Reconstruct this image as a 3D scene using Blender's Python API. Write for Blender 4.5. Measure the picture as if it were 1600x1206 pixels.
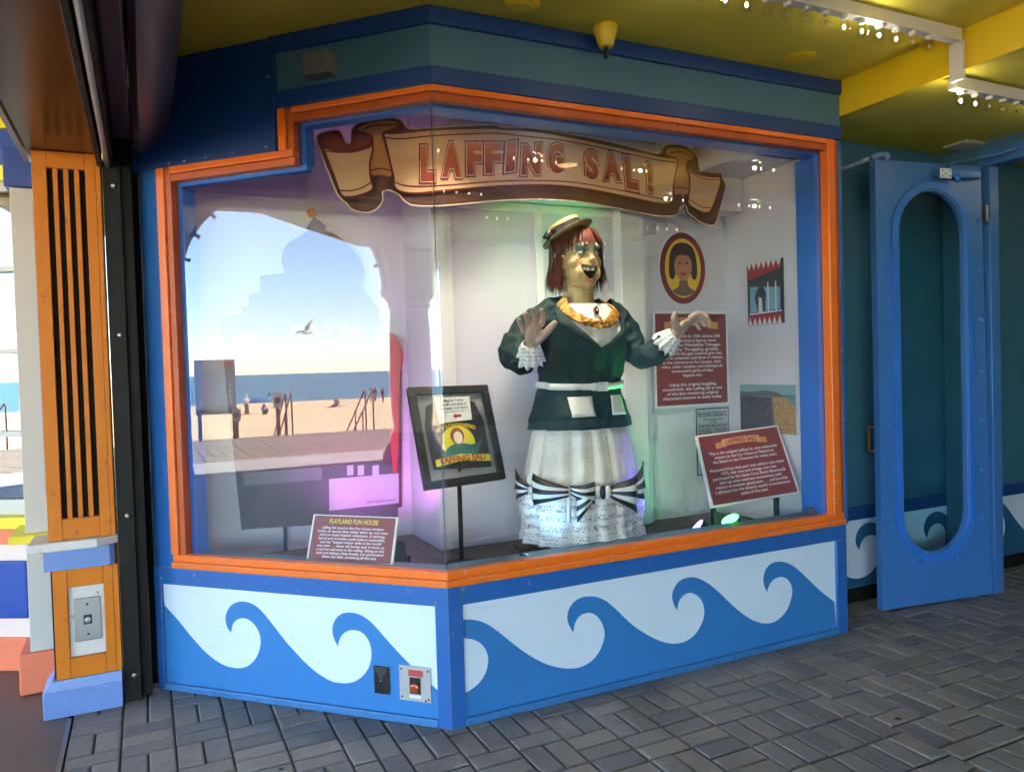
import bpy, bmesh, math, random
from mathutils import Vector, Matrix, noise
from mathutils.bvhtree import BVHTree
from mathutils.geometry import tessellate_polygon
R = math.radians
random.seed(7)
for o in list(bpy.data.objects):
    bpy.data.objects.remove(o)
scene = bpy.context.scene
COL = scene.collection

# ------------------------------------------------------------------ camera
# World axes follow the building: origin at the foot of the bay's front corner, +X along the
# right-hand window, +Y into the booth, the beach towards -X.
A = R(25.5); ROLL = 0.030; PITCH = math.atan(30 / 1200.0); FPX = 1200.0
CAM = Vector((-1.09451, -2.97493, 1.5))
Fw = Vector((math.sin(A) * math.cos(PITCH), math.cos(A) * math.cos(PITCH), -math.sin(PITCH)))
R0 = Vector((math.cos(A), -math.sin(A), 0)); U0 = R0.cross(Fw)
Rt = R0 * math.cos(ROLL) - U0 * math.sin(ROLL); Up = R0 * math.sin(ROLL) + U0 * math.cos(ROLL)
cd = bpy.data.cameras.new('camera'); cam = bpy.data.objects.new('camera', cd); COL.objects.link(cam)
cd.sensor_width = 36.0; cd.lens = 36.0 * FPX / 1600.0; cd.clip_start = 0.05; cd.clip_end = 20000
m = Matrix((Rt, Up, -Fw)).transposed().to_4x4(); m.translation = CAM; cam.matrix_world = m
scene.camera = cam

# ------------------------------------------------------------------ sky, sun, exposure
SUN_DIR = Vector((0.05, -0.56, 0.83)).normalized()      # towards the sun
w = bpy.data.worlds.new('World'); scene.world = w; w.use_nodes = True
nt = w.node_tree; nt.nodes.clear()
sky = nt.nodes.new('ShaderNodeTexSky'); sky.sky_type = 'NISHITA'; sky.sun_disc = False
sky.sun_elevation = math.asin(SUN_DIR.z); sky.sun_rotation = math.atan2(SUN_DIR.x, SUN_DIR.y)
sky.air_density = 1.0; sky.dust_density = 0.35; sky.ozone_density = 2.2; sky.altitude = 1200
bg = nt.nodes.new('ShaderNodeBackground'); bg.inputs['Strength'].default_value = 0.15
ow = nt.nodes.new('ShaderNodeOutputWorld')
nt.links.new(sky.outputs[0], bg.inputs[0]); nt.links.new(bg.outputs[0], ow.inputs[0])
sl = bpy.data.lights.new('sun', 'SUN'); sl.energy = 4.5; sl.angle = R(0.53); sl.color = (1.0, 0.95, 0.87)
so = bpy.data.objects.new('sun', sl); COL.objects.link(so)
so.rotation_euler = (-SUN_DIR).to_track_quat('-Z', 'Y').to_euler()
so.location = (-20, -20, 40)
scene.view_settings.view_transform = 'Standard'; scene.view_settings.look = 'None'
scene.view_settings.gamma = 1.0; scene.view_settings.exposure = 3.75
scene.view_settings.use_curve_mapping = False
cy = scene.cycles
cy.use_denoising = True; cy.use_adaptive_sampling = True; cy.adaptive_threshold = 0.04; cy.max_bounces = 8; cy.diffuse_bounces = 5; cy.glossy_bounces = 4
cy.transparent_max_bounces = 12; cy.transmission_bounces = 8; cy.sample_clamp_indirect = 6.0
cy.caustics_reflective = False; cy.caustics_refractive = False

# ------------------------------------------------------------------ pixel rays onto real planes (photo is 1600 x 1206)
def ray(x, y):
    return (Fw * FPX + Rt * (x - 800.0) - Up * (y - 603.0)).normalized()
def atY(x, y, Y):
    r = ray(x, y); return CAM + r * ((Y - CAM.y) / r.y)
def atX(x, y, X):
    r = ray(x, y); return CAM + r * ((X - CAM.x) / r.x)
def atZ(x, y, Z):
    r = ray(x, y); return CAM + r * ((Z - CAM.z) / r.z)
NL = Vector((-math.sqrt(.5), -math.sqrt(.5), 0))       # outward normal of the left window
DL = Vector((-math.sqrt(.5), math.sqrt(.5), 0))        # along the left window, away from the corner
def atL(x, y, off=0.0):                                 # off = metres behind the left window plane
    r = ray(x, y); return CAM + r * ((-off - CAM.dot(NL)) / r.dot(NL))
def Lsz(x, y, off=0.0):
    p = atL(x, y, off); return (p.dot(DL), p.z)
def Rsz(x, y, Y=0.0):
    p = atY(x, y, Y); return (p.x, p.z)
def mirror(x, y, z=None, dist=None):                    # the point seen mirrored in the left window
    r = ray(x, y); p = CAM + r * (-CAM.dot(NL) / r.dot(NL)); d = r - NL * (2 * r.dot(NL))
    return p + d * (dist if dist is not None else (z - p.z) / d.z)

# ------------------------------------------------------------------ materials
MATS = {}
def nodes_of(name):
    mt = bpy.data.materials.new(name); mt.use_nodes = True
    n = mt.node_tree; b = n.nodes['Principled BSDF']; return mt, n, b
def mat(name, col, rough=0.5, metal=0.0, var=0.12, vscale=6.0, bump=0.15, bscale=120.0, dirt=0.0, dirtcol=(.03, .028, .025),
        emit=0.0, spec=0.5, coat=0.0, grain=None, sheen=0.0, rvar=0.15, chip=None, scuff=0.0):
    """painted / plain surface: colour drifting with noise, fine relief, optional specks of dirt with their own outline"""
    if name in MATS: return MATS[name]
    mt, n, b = nodes_of(name); L = n.links
    tc = n.nodes.new('ShaderNodeTexCoord')
    nz = n.nodes.new('ShaderNodeTexNoise'); nz.inputs['Scale'].default_value = vscale; nz.inputs['Detail'].default_value = 5
    L.new(tc.outputs['Object'], nz.inputs['Vector'])
    mx = n.nodes.new('ShaderNodeMix'); mx.data_type = 'RGBA'
    mx.inputs['A'].default_value = (*[c * (1 - var) for c in col], 1); mx.inputs['B'].default_value = (*[min(1, c * (1 + var)) for c in col], 1)
    L.new(nz.outputs['Fac'], mx.inputs['Factor']); out = mx.outputs['Result']
    if dirt > 0:
        d = n.nodes.new('ShaderNodeTexNoise'); d.inputs['Scale'].default_value = 38; d.inputs['Detail'].default_value = 8; d.inputs['Roughness'].default_value = .7
        L.new(tc.outputs['Object'], d.inputs['Vector'])
        rp = n.nodes.new('ShaderNodeValToRGB'); rp.color_ramp.elements[0].position = .66 - .1 * dirt; rp.color_ramp.elements[1].position = .74
        rp.color_ramp.elements[0].color = (0, 0, 0, 1); rp.color_ramp.elements[1].color = (min(1, .35 + dirt), ) * 3 + (1,)
        L.new(d.outputs['Fac'], rp.inputs['Fac'])
        m2 = n.nodes.new('ShaderNodeMix'); m2.data_type = 'RGBA'; m2.inputs['B'].default_value = (*dirtcol, 1)
        L.new(rp.outputs['Color'], m2.inputs['Factor']); L.new(out, m2.inputs['A']); out = m2.outputs['Result']
    if scuff > 0:                                        # drawn-out kick and rub marks
        mp = n.nodes.new('ShaderNodeMapping'); mp.inputs['Scale'].default_value = (2.2, 2.2, 34); mp.inputs['Rotation'].default_value = (.35, .2, .1); L.new(tc.outputs['Object'], mp.inputs['Vector'])
        d = n.nodes.new('ShaderNodeTexNoise'); d.inputs['Scale'].default_value = 2.2; d.inputs['Detail'].default_value = 9; d.inputs['Roughness'].default_value = .68; L.new(mp.outputs[0], d.inputs['Vector'])
        rp = n.nodes.new('ShaderNodeMapRange'); rp.inputs['From Min'].default_value = .61; rp.inputs['From Max'].default_value = .76; rp.inputs['To Max'].default_value = scuff; L.new(d.outputs['Fac'], rp.inputs['Value'])
        m2 = n.nodes.new('ShaderNodeMix'); m2.data_type = 'RGBA'; m2.inputs['B'].default_value = (.055, .06, .065, 1); L.new(rp.outputs['Result'], m2.inputs['Factor']); L.new(out, m2.inputs['A']); out = m2.outputs['Result']
    if chip:                                             # paint knocked off along the arrises
        bv_ = n.nodes.new('ShaderNodeBevel'); bv_.samples = 3; bv_.inputs['Radius'].default_value = .006; ge = n.nodes.new('ShaderNodeNewGeometry')
        dt = n.nodes.new('ShaderNodeVectorMath'); dt.operation = 'DOT_PRODUCT'; L.new(bv_.outputs[0], dt.inputs[0]); L.new(ge.outputs['True Normal'], dt.inputs[1])
        cn_ = n.nodes.new('ShaderNodeTexNoise'); cn_.inputs['Scale'].default_value = 22; cn_.inputs['Detail'].default_value = 8; cn_.inputs['Roughness'].default_value = .75; L.new(tc.outputs['Object'], cn_.inputs['Vector'])
        e1 = n.nodes.new('ShaderNodeMath'); e1.operation = 'SUBTRACT'; e1.inputs[0].default_value = 1.0; L.new(dt.outputs['Value'], e1.inputs[1])
        e2 = n.nodes.new('ShaderNodeMath'); e2.operation = 'MULTIPLY_ADD'; e2.inputs[1].default_value = .9; L.new(e1.outputs[0], e2.inputs[0]); L.new(cn_.outputs['Fac'], e2.inputs[2])
        e3 = n.nodes.new('ShaderNodeMapRange'); e3.inputs['From Min'].default_value = .615; e3.inputs['From Max'].default_value = .66; L.new(e2.outputs[0], e3.inputs['Value'])
        m2 = n.nodes.new('ShaderNodeMix'); m2.data_type = 'RGBA'; m2.inputs['B'].default_value = (*chip, 1); L.new(e3.outputs['Result'], m2.inputs['Factor']); L.new(out, m2.inputs['A']); out = m2.outputs['Result']
    L.new(out, b.inputs['Base Color'])
    rr = n.nodes.new('ShaderNodeMapRange'); rr.inputs['To Min'].default_value = max(.03, rough - rvar * rough * 1.5); rr.inputs['To Max'].default_value = min(1, rough + rvar * rough * 1.5)
    n2 = n.nodes.new('ShaderNodeTexNoise'); n2.inputs['Scale'].default_value = vscale * 3; n2.inputs['Detail'].default_value = 6
    L.new(tc.outputs['Object'], n2.inputs['Vector']); L.new(n2.outputs['Fac'], rr.inputs['Value']); L.new(rr.outputs['Result'], b.inputs['Roughness'])
    b.inputs['Metallic'].default_value = metal; b.inputs['Specular IOR Level'].default_value = spec
    b.inputs['Coat Weight'].default_value = coat; b.inputs['Sheen Weight'].default_value = sheen
    if bump > 0:
        bn = n.nodes.new('ShaderNodeTexNoise'); bn.inputs['Scale'].default_value = bscale; bn.inputs['Detail'].default_value = 4
        if grain:
            mp = n.nodes.new('ShaderNodeMapping'); mp.inputs['Scale'].default_value = grain; L.new(tc.outputs['Object'], mp.inputs['Vector']); L.new(mp.outputs['Vector'], bn.inputs['Vector'])
        else:
            L.new(tc.outputs['Object'], bn.inputs['Vector'])
        bu = n.nodes.new('ShaderNodeBump'); bu.inputs['Strength'].default_value = bump; bu.inputs['Distance'].default_value = .004
        L.new(bn.outputs['Fac'], bu.inputs['Height']); L.new(bu.outputs['Normal'], b.inputs['Normal'])
    if emit > 0:
        b.inputs['Emission Color'].default_value = (*col, 1); b.inputs['Emission Strength'].default_value = emit
        mt.cycles.emission_sampling = 'NONE'
    MATS[name] = mt; return mt
def glass_mat(name, ior, tint=(1, 1, 1), rough=0.0, smudge=0.0):
    mt = bpy.data.materials.new(name); mt.use_nodes = True; n = mt.node_tree; n.nodes.clear(); L = n.links
    o = n.nodes.new('ShaderNodeOutputMaterial'); mx = n.nodes.new('ShaderNodeMixShader'); t = n.nodes.new('ShaderNodeBsdfTransparent')
    g = n.nodes.new('ShaderNodeBsdfGlossy'); fr = n.nodes.new('ShaderNodeFresnel'); fr.inputs['IOR'].default_value = ior
    t.inputs['Color'].default_value = (*tint, 1); g.inputs['Roughness'].default_value = rough; g.inputs['Color'].default_value = (1, 1, 1, 1)
    ge = n.nodes.new('ShaderNodeNewGeometry'); fm = n.nodes.new('ShaderNodeMath'); fm.operation = 'SUBTRACT'; fm.inputs[0].default_value = 1.0
    f2 = n.nodes.new('ShaderNodeMath'); f2.operation = 'MULTIPLY'; L.new(ge.outputs['Backfacing'], fm.inputs[1]); L.new(fr.outputs[0], f2.inputs[0]); L.new(fm.outputs[0], f2.inputs[1])
    L.new(f2.outputs[0], mx.inputs[0]); L.new(t.outputs[0], mx.inputs[1]); L.new(g.outputs[0], mx.inputs[2]); last = mx.outputs[0]
    if smudge > 0:
        tc = n.nodes.new('ShaderNodeTexCoord'); nz = n.nodes.new('ShaderNodeTexNoise'); nz.inputs['Scale'].default_value = 5; nz.inputs['Detail'].default_value = 9; nz.inputs['Roughness'].default_value = .72
        L.new(tc.outputs['Object'], nz.inputs['Vector']); rp = n.nodes.new('ShaderNodeMapRange'); rp.inputs['From Min'].default_value = .5; rp.inputs['From Max'].default_value = .85
        rp.inputs['To Max'].default_value = smudge; L.new(nz.outputs['Fac'], rp.inputs['Value'])
        df = n.nodes.new('ShaderNodeBsdfDiffuse'); df.inputs['Color'].default_value = (.7, .7, .7, 1)
        m2 = n.nodes.new('ShaderNodeMixShader'); L.new(rp.outputs['Result'], m2.inputs[0]); L.new(last, m2.inputs[1]); L.new(df.outputs[0], m2.inputs[2]); last = m2.outputs[0]
    L.new(last, o.inputs['Surface']); MATS[name] = mt; return mt
def attr_mat(name, attr='tint', rough=.5, bump=.15, bscale=120, spec=.5, mul=1.0, stains=False):
    mt, n, b = nodes_of(name); L = n.links
    a = n.nodes.new('ShaderNodeAttribute'); a.attribute_name = attr
    tc = n.nodes.new('ShaderNodeTexCoord'); nz = n.nodes.new('ShaderNodeTexNoise'); nz.inputs['Scale'].default_value = 45; nz.inputs['Detail'].default_value = 6
    L.new(tc.outputs['Object'], nz.inputs['Vector'])
    mr = n.nodes.new('ShaderNodeMapRange'); mr.inputs['To Min'].default_value = .8 * mul; mr.inputs['To Max'].default_value = 1.2 * mul; L.new(nz.outputs['Fac'], mr.inputs['Value'])
    mx = n.nodes.new('ShaderNodeVectorMath'); mx.operation = 'SCALE'; L.new(a.outputs['Color'], mx.inputs[0]); L.new(mr.outputs['Result'], mx.inputs['Scale'])
    col_out = mx.outputs[0]
    if stains:                                           # spills, worn patches and trodden gum across the bricks
        ge = n.nodes.new('ShaderNodeNewGeometry')
        for sc, lo_, hi_, k_, cc in ((1.7, .54, .70, .45, (.045, .042, .040)), (7.0, .60, .72, .40, (.20, .19, .175))):
            z_ = n.nodes.new('ShaderNodeTexNoise'); z_.inputs['Scale'].default_value = sc; z_.inputs['Detail'].default_value = 7; z_.inputs['Roughness'].default_value = .65; L.new(ge.outputs['Position'], z_.inputs['Vector'])
            r_ = n.nodes.new('ShaderNodeMapRange'); r_.inputs['From Min'].default_value = lo_; r_.inputs['From Max'].default_value = hi_; r_.inputs['To Max'].default_value = k_; L.new(z_.outputs['Fac'], r_.inputs['Value'])
            q_ = n.nodes.new('ShaderNodeMix'); q_.data_type = 'RGBA'; q_.inputs['B'].default_value = (*cc, 1); L.new(r_.outputs['Result'], q_.inputs['Factor']); L.new(col_out, q_.inputs['A']); col_out = q_.outputs['Result']
        v_ = n.nodes.new('ShaderNodeTexVoronoi'); v_.inputs['Scale'].default_value = 2.6; L.new(ge.outputs['Position'], v_.inputs['Vector'])
        c_ = n.nodes.new('ShaderNodeMath'); c_.operation = 'LESS_THAN'; c_.inputs[1].default_value = .035; L.new(v_.outputs['Distance'], c_.inputs[0])
        q_ = n.nodes.new('ShaderNodeMix'); q_.data_type = 'RGBA'; q_.inputs['B'].default_value = (.02, .02, .02, 1); L.new(c_.outputs[0], q_.inputs['Factor']); L.new(col_out, q_.inputs['A']); col_out = q_.outputs['Result']
    L.new(col_out, b.inputs['Base Color']); b.inputs['Roughness'].default_value = rough; b.inputs['Specular IOR Level'].default_value = spec
    bn = n.nodes.new('ShaderNodeTexNoise'); bn.inputs['Scale'].default_value = bscale; bn.inputs['Detail'].default_value = 5; L.new(tc.outputs['Object'], bn.inputs['Vector'])
    bu = n.nodes.new('ShaderNodeBump'); bu.inputs['Strength'].default_value = bump; bu.inputs['Distance'].default_value = .004
    L.new(bn.outputs['Fac'], bu.inputs['Height']); L.new(bu.outputs['Normal'], b.inputs['Normal'])
    MATS[name] = mt; return mt

# ------------------------------------------------------------------ mesh builder
ORG = {}
def RF(s, d, z): return (s, -d, z)                                   # right window: s along it, d outwards
def LF(s, d, z): return (-.70711 * (s + d), .70711 * (s - d), z)     # left window: same
class MB:
    def __init__(s, fr=None): s.v = []; s.f = []; s.fr = fr; s.tint = []; s.cur = None
    def add(s, vs, fs):
        b = len(s.v); s.v += [Vector(s.fr(*p)) if s.fr else Vector(p) for p in vs]; s.f += [tuple(b + i for i in f) for f in fs]
        if s.cur is not None: s.tint += [s.cur] * len(vs)
        return s
    def box(s, x0, x1, y0, y1, z0, z1, m0=0.0, m1=0.0):
        """m0/m1: mitre at the low/high x end (x shifted by m*y)"""
        X = lambda e, y: (x0 + m0 * y) if e == 0 else (x1 + m1 * y)
        vs = [(X(0, y0), y0, z0), (X(1, y0), y0, z0), (X(1, y1), y1, z0), (X(0, y1), y1, z0), (X(0, y0), y0, z1), (X(1, y0), y0, z1), (X(1, y1), y1, z1), (X(0, y1), y1, z1)]
        return s.add(vs, [(0, 3, 2, 1), (4, 5, 6, 7), (0, 1, 5, 4), (1, 2, 6, 5), (2, 3, 7, 6), (3, 0, 4, 7)])
    def prism(s, poly, d0, d1):
        """poly of (a, z); extruded from depth d0 to d1 (second axis); caps triangulated"""
        n = len(poly); vs = [(a, d0, z) for a, z in poly] + [(a, d1, z) for a, z in poly]
        tr = tessellate_polygon([[Vector((a, z, 0)) for a, z in poly]])
        fs = [tuple(t) for t in tr] + [tuple(n + i for i in reversed(t)) for t in tr] + [(i, (i + 1) % n, n + (i + 1) % n, n + i) for i in range(n)]
        return s.add(vs, fs)
    def slab(s, poly, z0, z1):
        n = len(poly); vs = [(x, y, z0) for x, y in poly] + [(x, y, z1) for x, y in poly]
        tr = tessellate_polygon([[Vector((a, z, 0)) for a, z in poly]])
        return s.add(vs, [tuple(t) for t in tr] + [tuple(n + i for i in reversed(t)) for t in tr] + [(i, (i + 1) % n, n + (i + 1) % n, n + i) for i in range(n)])
    def tube(s, pts, r, n=10, cap=True, flat=None):
        pts = [Vector(p) for p in pts]; k = len(pts); rs = r if isinstance(r, (list, tuple)) else [r] * k
        vs = []; fs = []; prev = None
        for i, p in enumerate(pts):
            t = (pts[min(i + 1, k - 1)] - pts[max(i - 1, 0)]).normalized()
            if prev is None:
                a = Vector((0, 0, 1)) if abs(t.z) < .9 else Vector((1, 0, 0)); x = t.cross(a).normalized()
            else:
                x = (prev - t * prev.dot(t)).normalized()
            prev = x; y = t.cross(x)
            for j in range(n):
                a = 2 * math.pi * j / n; vs.append(p + (x * math.cos(a) + y * math.sin(a)) * rs[i])
        for i in range(k - 1):
            for j in range(n): fs.append((i * n + j, i * n + (j + 1) % n, (i + 1) * n + (j + 1) % n, (i + 1) * n + j))
        if cap: fs.append(tuple(range(n - 1, -1, -1))); fs.append(tuple((k - 1) * n + j for j in range(n)))
        return s.add(vs, fs)
    def loft(s, rings, closed=True, caps=False):
        n = len(rings[0]); vs = [p for r in rings for p in r]; fs = []
        for i in range(len(rings) - 1):
            for j in range(n if closed else n - 1): fs.append((i * n + j, i * n + (j + 1) % n, (i + 1) * n + (j + 1) % n, (i + 1) * n + j))
        if caps: fs.append(tuple(range(n - 1, -1, -1))); fs.append(tuple((len(rings) - 1) * n + j for j in range(n)))
        return s.add(vs, fs)
    def lathe(s, prof, c, n=24, axis='z'):
        rings = []
        for r, h in prof:
            ring = []
            for j in range(n):
                a = 2 * math.pi * j / n; x, y = r * math.cos(a), r * math.sin(a)
                ring.append({'z': (c[0] + x, c[1] + y, c[2] + h), 'y': (c[0] + x, c[1] + h, c[2] + y), 'x': (c[0] + h, c[1] + x, c[2] + y)}[axis])
            rings.append(ring)
        return s.loft(rings, True, True)
    def ball(s, c, r, nu=14, nv=9):
        r = r if isinstance(r, (tuple, list)) else (r, r, r); c = Vector(c)
        vs = [c + Vector((0, 0, -r[2]))]; fs = []
        for i in range(1, nv):
            t = -math.pi / 2 + math.pi * i / nv
            for j in range(nu): p = 2 * math.pi * j / nu; vs.append(c + Vector((r[0] * math.cos(t) * math.cos(p), r[1] * math.cos(t) * math.sin(p), r[2] * math.sin(t))))
        vs.append(c + Vector((0, 0, r[2]))); top = len(vs) - 1
        for j in range(nu):
            fs.append((0, 1 + (j + 1) % nu, 1 + j)); fs.append((top, top - nu + j, top - nu + (j + 1) % nu))
        for i in range(nv - 2):
            for j in range(nu): a = 1 + i * nu; fs.append((a + j, a + (j + 1) % nu, a + nu + (j + 1) % nu, a + nu + j))
        return s.add(vs, fs)
    def mesh(s, name, material, org=Vector((0, 0, 0)), smooth=False, recalc=True):
        me = bpy.data.meshes.new(name); me.from_pydata([tuple(p - org) for p in s.v], [], s.f)
        if recalc:
            bm = bmesh.new(); bm.from_mesh(me); bmesh.ops.recalc_face_normals(bm, faces=bm.faces); bm.to_mesh(me); bm.free()
        if s.tint and len(s.tint) == len(me.vertices):
            at = me.color_attributes.new('tint', 'FLOAT_COLOR', 'POINT')
            for i, c in enumerate(s.tint): at.data[i].color = (*c, 1)
        if smooth:
            for p in me.polygons: p.use_smooth = True
        if material: me.materials.append(MATS[material] if isinstance(material, str) else material)
        return me
    def build(s, name, material, parent=None, smooth=False, bevel=0.0, auto=None, org=None, recalc=True):
        if parent is not None: og = ORG[parent.name]
        else: og = Vector(org) if org is not None else Vector((0, 0, 0))
        me = s.mesh(name, material, og, smooth, recalc)
        o = bpy.data.objects.new(name, me); COL.objects.link(o)
        ORG[o.name] = og
        if parent is not None: o.parent = parent
        else: o.location = og
        if bevel > 0:
            b = o.modifiers.new('bevel', 'BEVEL'); b.width = bevel; b.segments = 2; b.limit_method = 'ANGLE'; b.angle_limit = R(40)
        if auto: 
            for p in me.polygons: p.use_smooth = True
            me.set_sharp_from_angle(angle=R(auto))
        return o
def bx(name, material, parent, *a, fr=None, bevel=.002, **k):
    return MB(fr).box(*a, **k).build(name, material, parent, bevel=bevel)
def thing(name, label, cat, loc=(0, 0, 0), group=None):
    o = bpy.data.objects.new(name, None); COL.objects.link(o); o.location = loc; o.empty_display_size = .1
    ORG[o.name] = Vector(loc); o['label'] = label; o['category'] = cat
    if group: o['group'] = group
    return o
def tag(o, label, cat, group=None):
    o['label'] = label; o['category'] = cat
    if group: o['group'] = group
    return o
def struct(o, label=None, kind='structure'):
    o['kind'] = kind
    if label: o['label'] = label
    return o
def adopt(o, parent):                       # an object built elsewhere becomes a part, same origin as its thing
    o.parent = parent; ORG[o.name] = ORG[parent.name]; return o

# ------------------------------------------------------------------ lettering
_TX = {}
def glyphs(body, bold=0.0, line=1.0, align='CENTER', space=1.0):
    key = (body, bold, line, align, space)
    if key in _TX: return _TX[key]
    c = bpy.data.curves.new('lettering', 'FONT'); c.body = body; c.align_x = align; c.offset = bold; c.space_line = line; c.space_character = space
    c.resolution_u = 3; c.fill_mode = 'FRONT'
    o = bpy.data.objects.new('lettering', c); COL.objects.link(o)
    dg = bpy.context.evaluated_depsgraph_get(); me = bpy.data.meshes.new_from_object(o.evaluated_get(dg))
    vs = [(v.co.x, v.co.y) for v in me.vertices]; fs = [tuple(p.vertices) for p in me.polygons]
    bpy.data.objects.remove(o); bpy.data.curves.remove(c); bpy.data.meshes.remove(me)
    _TX[key] = (vs, fs); return vs, fs
def put_text(name, body, quad, material, parent, bold=0.0, line=1.0, lift=.0015, ref=None, align='CENTER', space=1.0, warp=None):
    """quad = TL, TR, BR, BL corners in space; the text fills it"""
    vs, fs = glyphs(body, bold, line, align, space)
    rv = glyphs(body, ref, line, align, space)[0] if ref is not None else vs
    x0, x1 = min(v[0] for v in rv), max(v[0] for v in rv); y0, y1 = min(v[1] for v in rv), max(v[1] for v in rv)
    TL, TR, BR, BL = [Vector(q) for q in quad]; nrm = (BR - BL).cross(TL - BL).normalized() * lift
    mb = MB(); pts = []
    for x, y in vs:
        u, v = (x - x0) / max(1e-6, x1 - x0), (y - y0) / max(1e-6, y1 - y0)
        if warp: u, v = warp(u, v)
        pts.append(BL * (1 - u) * (1 - v) + BR * u * (1 - v) + TR * u * v + TL * (1 - u) * v + nrm)
    mb.add(pts, fs); return mb.build(name, material, parent, recalc=False)
def subquad(quad, u0, u1, v0, v1):
    TL, TR, BR, BL = [Vector(q) for q in quad]
    f = lambda u, v: BL * (1 - u) * (1 - v) + BR * u * (1 - v) + TR * u * v + TL * (1 - u) * v
    return f(u0, v1), f(u1, v1), f(u1, v0), f(u0, v0)
def quad_board(name, material, parent, quad, thick, bevel=.001, lift=0.0):
    TL, TR, BR, BL = [Vector(q) for q in quad]; n = (BR - BL).cross(TL - BL).normalized()
    a = [p + n * lift for p in (TL, TR, BR, BL)]; b = [p - n * thick for p in a]
    return MB().add(a + b, [(0, 3, 2, 1), (4, 5, 6, 7), (0, 1, 5, 4), (1, 2, 6, 5), (2, 3, 7, 6), (3, 0, 4, 7)]).build(name, material, parent, bevel=bevel)
def ribbon_line(mb, pts, wid, d, closed=False):
    """flat line of given width along (a, z) points at depth d"""
    n = len(pts); out = []
    for i in range(n):
        p = Vector(pts[i]); q = Vector(pts[(i + 1) % n] if closed or i < n - 1 else pts[i]); o = Vector(pts[i - 1] if closed or i > 0 else pts[i])
        t = (q - o); t = t.normalized() if t.length > 1e-9 else Vector((1, 0)); nn = Vector((-t.y, t.x)) * wid / 2
        out.append((p + nn, p - nn))
    vs = [(x.x, d, x.y) for pr in out for x in pr]; k = n if closed else n - 1
    mb.add(vs, [(2 * i, 2 * i + 1, 2 * ((i + 1) % n) + 1, 2 * ((i + 1) % n)) for i in range(k)]); return mb
def smooth_pts(pts, it=2, closed=True):
    P = [tuple(p) for p in pts]
    for _ in range(it):
        Q = []; n = len(P)
        for i in range(n if closed else n - 1):
            a, b = P[i], P[(i + 1) % n]
            Q += [(a[0] * .75 + b[0] * .25, a[1] * .75 + b[1] * .25), (a[0] * .25 + b[0] * .75, a[1] * .25 + b[1] * .75)]
        if not closed: Q = [P[0]] + Q + [P[-1]]
        P = Q
    return P
# ------------------------------------------------------------------ palette
mat('yellow_ceiling', (.66, .55, .050), .66, var=.12, vscale=1.5, bump=.12, bscale=60, rvar=.25)
mat('yellow_paint', (.78, .55, .012), .4, var=.06, vscale=3)
mat('white_paint', (.72, .71, .68), .45, var=.05, dirt=.05)
mat('cream_stucco', (.62, .57, .50), .8, var=.08, vscale=2, bump=.35, bscale=70)
mat('booth_white', (.60, .59, .64), .5, var=.05, vscale=2)
mat('blue_panel', (.030, .18, .47), .38, var=.08, vscale=4, dirt=.10, bump=.14, scuff=.45)
mat('blue_frame', (.018, .11, .37), .36, var=.10, vscale=5, dirt=.08, bump=.14, chip=(.20, .26, .33))
mat('blue_deep', (.008, .045, .20), .42, var=.10, vscale=4, bump=.1)
mat('blue_jamb_lit', (.018, .14, .55), .4, var=.06)  # brighter blue puts the LED light on the reveal into its colour
mat('blue_door', (.045, .165, .46), .34, var=.10, vscale=2.5, chip=(.10, .22, .45), scuff=.12, dirt=.06, bump=.12, bscale=50)
mat('blue_skirting', (.030, .16, .40), .5, var=.2, vscale=9, dirt=1.2, dirtcol=(.05, .06, .075), bump=.25, scuff=.8)
mat('teal_band', (.055, .15, .23), .45, var=.08, vscale=3)
mat('teal_wall', (.042, .145, .225), .5, var=.10, vscale=3)
mat('pale_blue', (.60, .70, .80), .42, var=.05, vscale=5, dirt=.14, dirtcol=(.10, .12, .15), bump=.12, scuff=.30)
mat('wave_blue_dark', (.016, .10, .20), .45, var=.08)
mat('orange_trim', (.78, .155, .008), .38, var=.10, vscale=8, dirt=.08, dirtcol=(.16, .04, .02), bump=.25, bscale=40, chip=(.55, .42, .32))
mat('orange_shaded', (.42, .075, .008), .42, var=.12, vscale=8, dirt=.1, dirtcol=(.1, .03, .02))  # darker orange puts shade into the fillets, all but the sill's
mat('post_orange', (.60, .172, .003), .5, spec=.3, var=.12, vscale=9, dirt=.12, dirtcol=(.25, .06, .015), chip=(.30, .10, .03), bump=.25, bscale=30, grain=(12, 12, 1))
mat('black_void', (.008, .008, .008), .8, var=.3, spec=.2)
mat('black_steel', (.008, .008, .008), .55, spec=.25, metal=.0, var=.3, dirt=.12, dirtcol=(.06, .055, .05), bump=.2, bscale=40)
mat('grey_steel', (.30, .30, .30), .35, metal=.9, var=.15, dirt=.1)
mat('brown_gloss', (.075, .035, .022), .22, var=.25, vscale=2, bump=.05)
mat('ledge_white', (.62, .61, .58), .5, var=.06, dirt=.25, dirtcol=(.25, .12, .08), chip=(.22, .10, .06))
mat('post_blue', (.13, .24, .55), .42, var=.10, dirt=.12, dirtcol=(.05, .06, .1), bump=.4, bscale=30, chip=(.40, .42, .46), scuff=.2)
mat('salmon', (.72, .17, .075), .5, var=.07, dirt=.06)
mat('blush', (.72, .56, .50), .5, var=.05, dirt=.05)
mat('royal_blue', (.010, .05, .30), .36, var=.08)
mat('bright_yellow', (.80, .66, .012), .4, var=.05, dirt=.04)
mat('putty', (.50, .49, .45), .5, var=.06, dirt=.05)
mat('dark_wood', (.060, .040, .030), .5, var=.3, vscale=3, bump=.3, bscale=20, grain=(30, 2, 30))
mat('joint', (.060, .058, .056), .9, var=.3, bump=.4)
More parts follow.
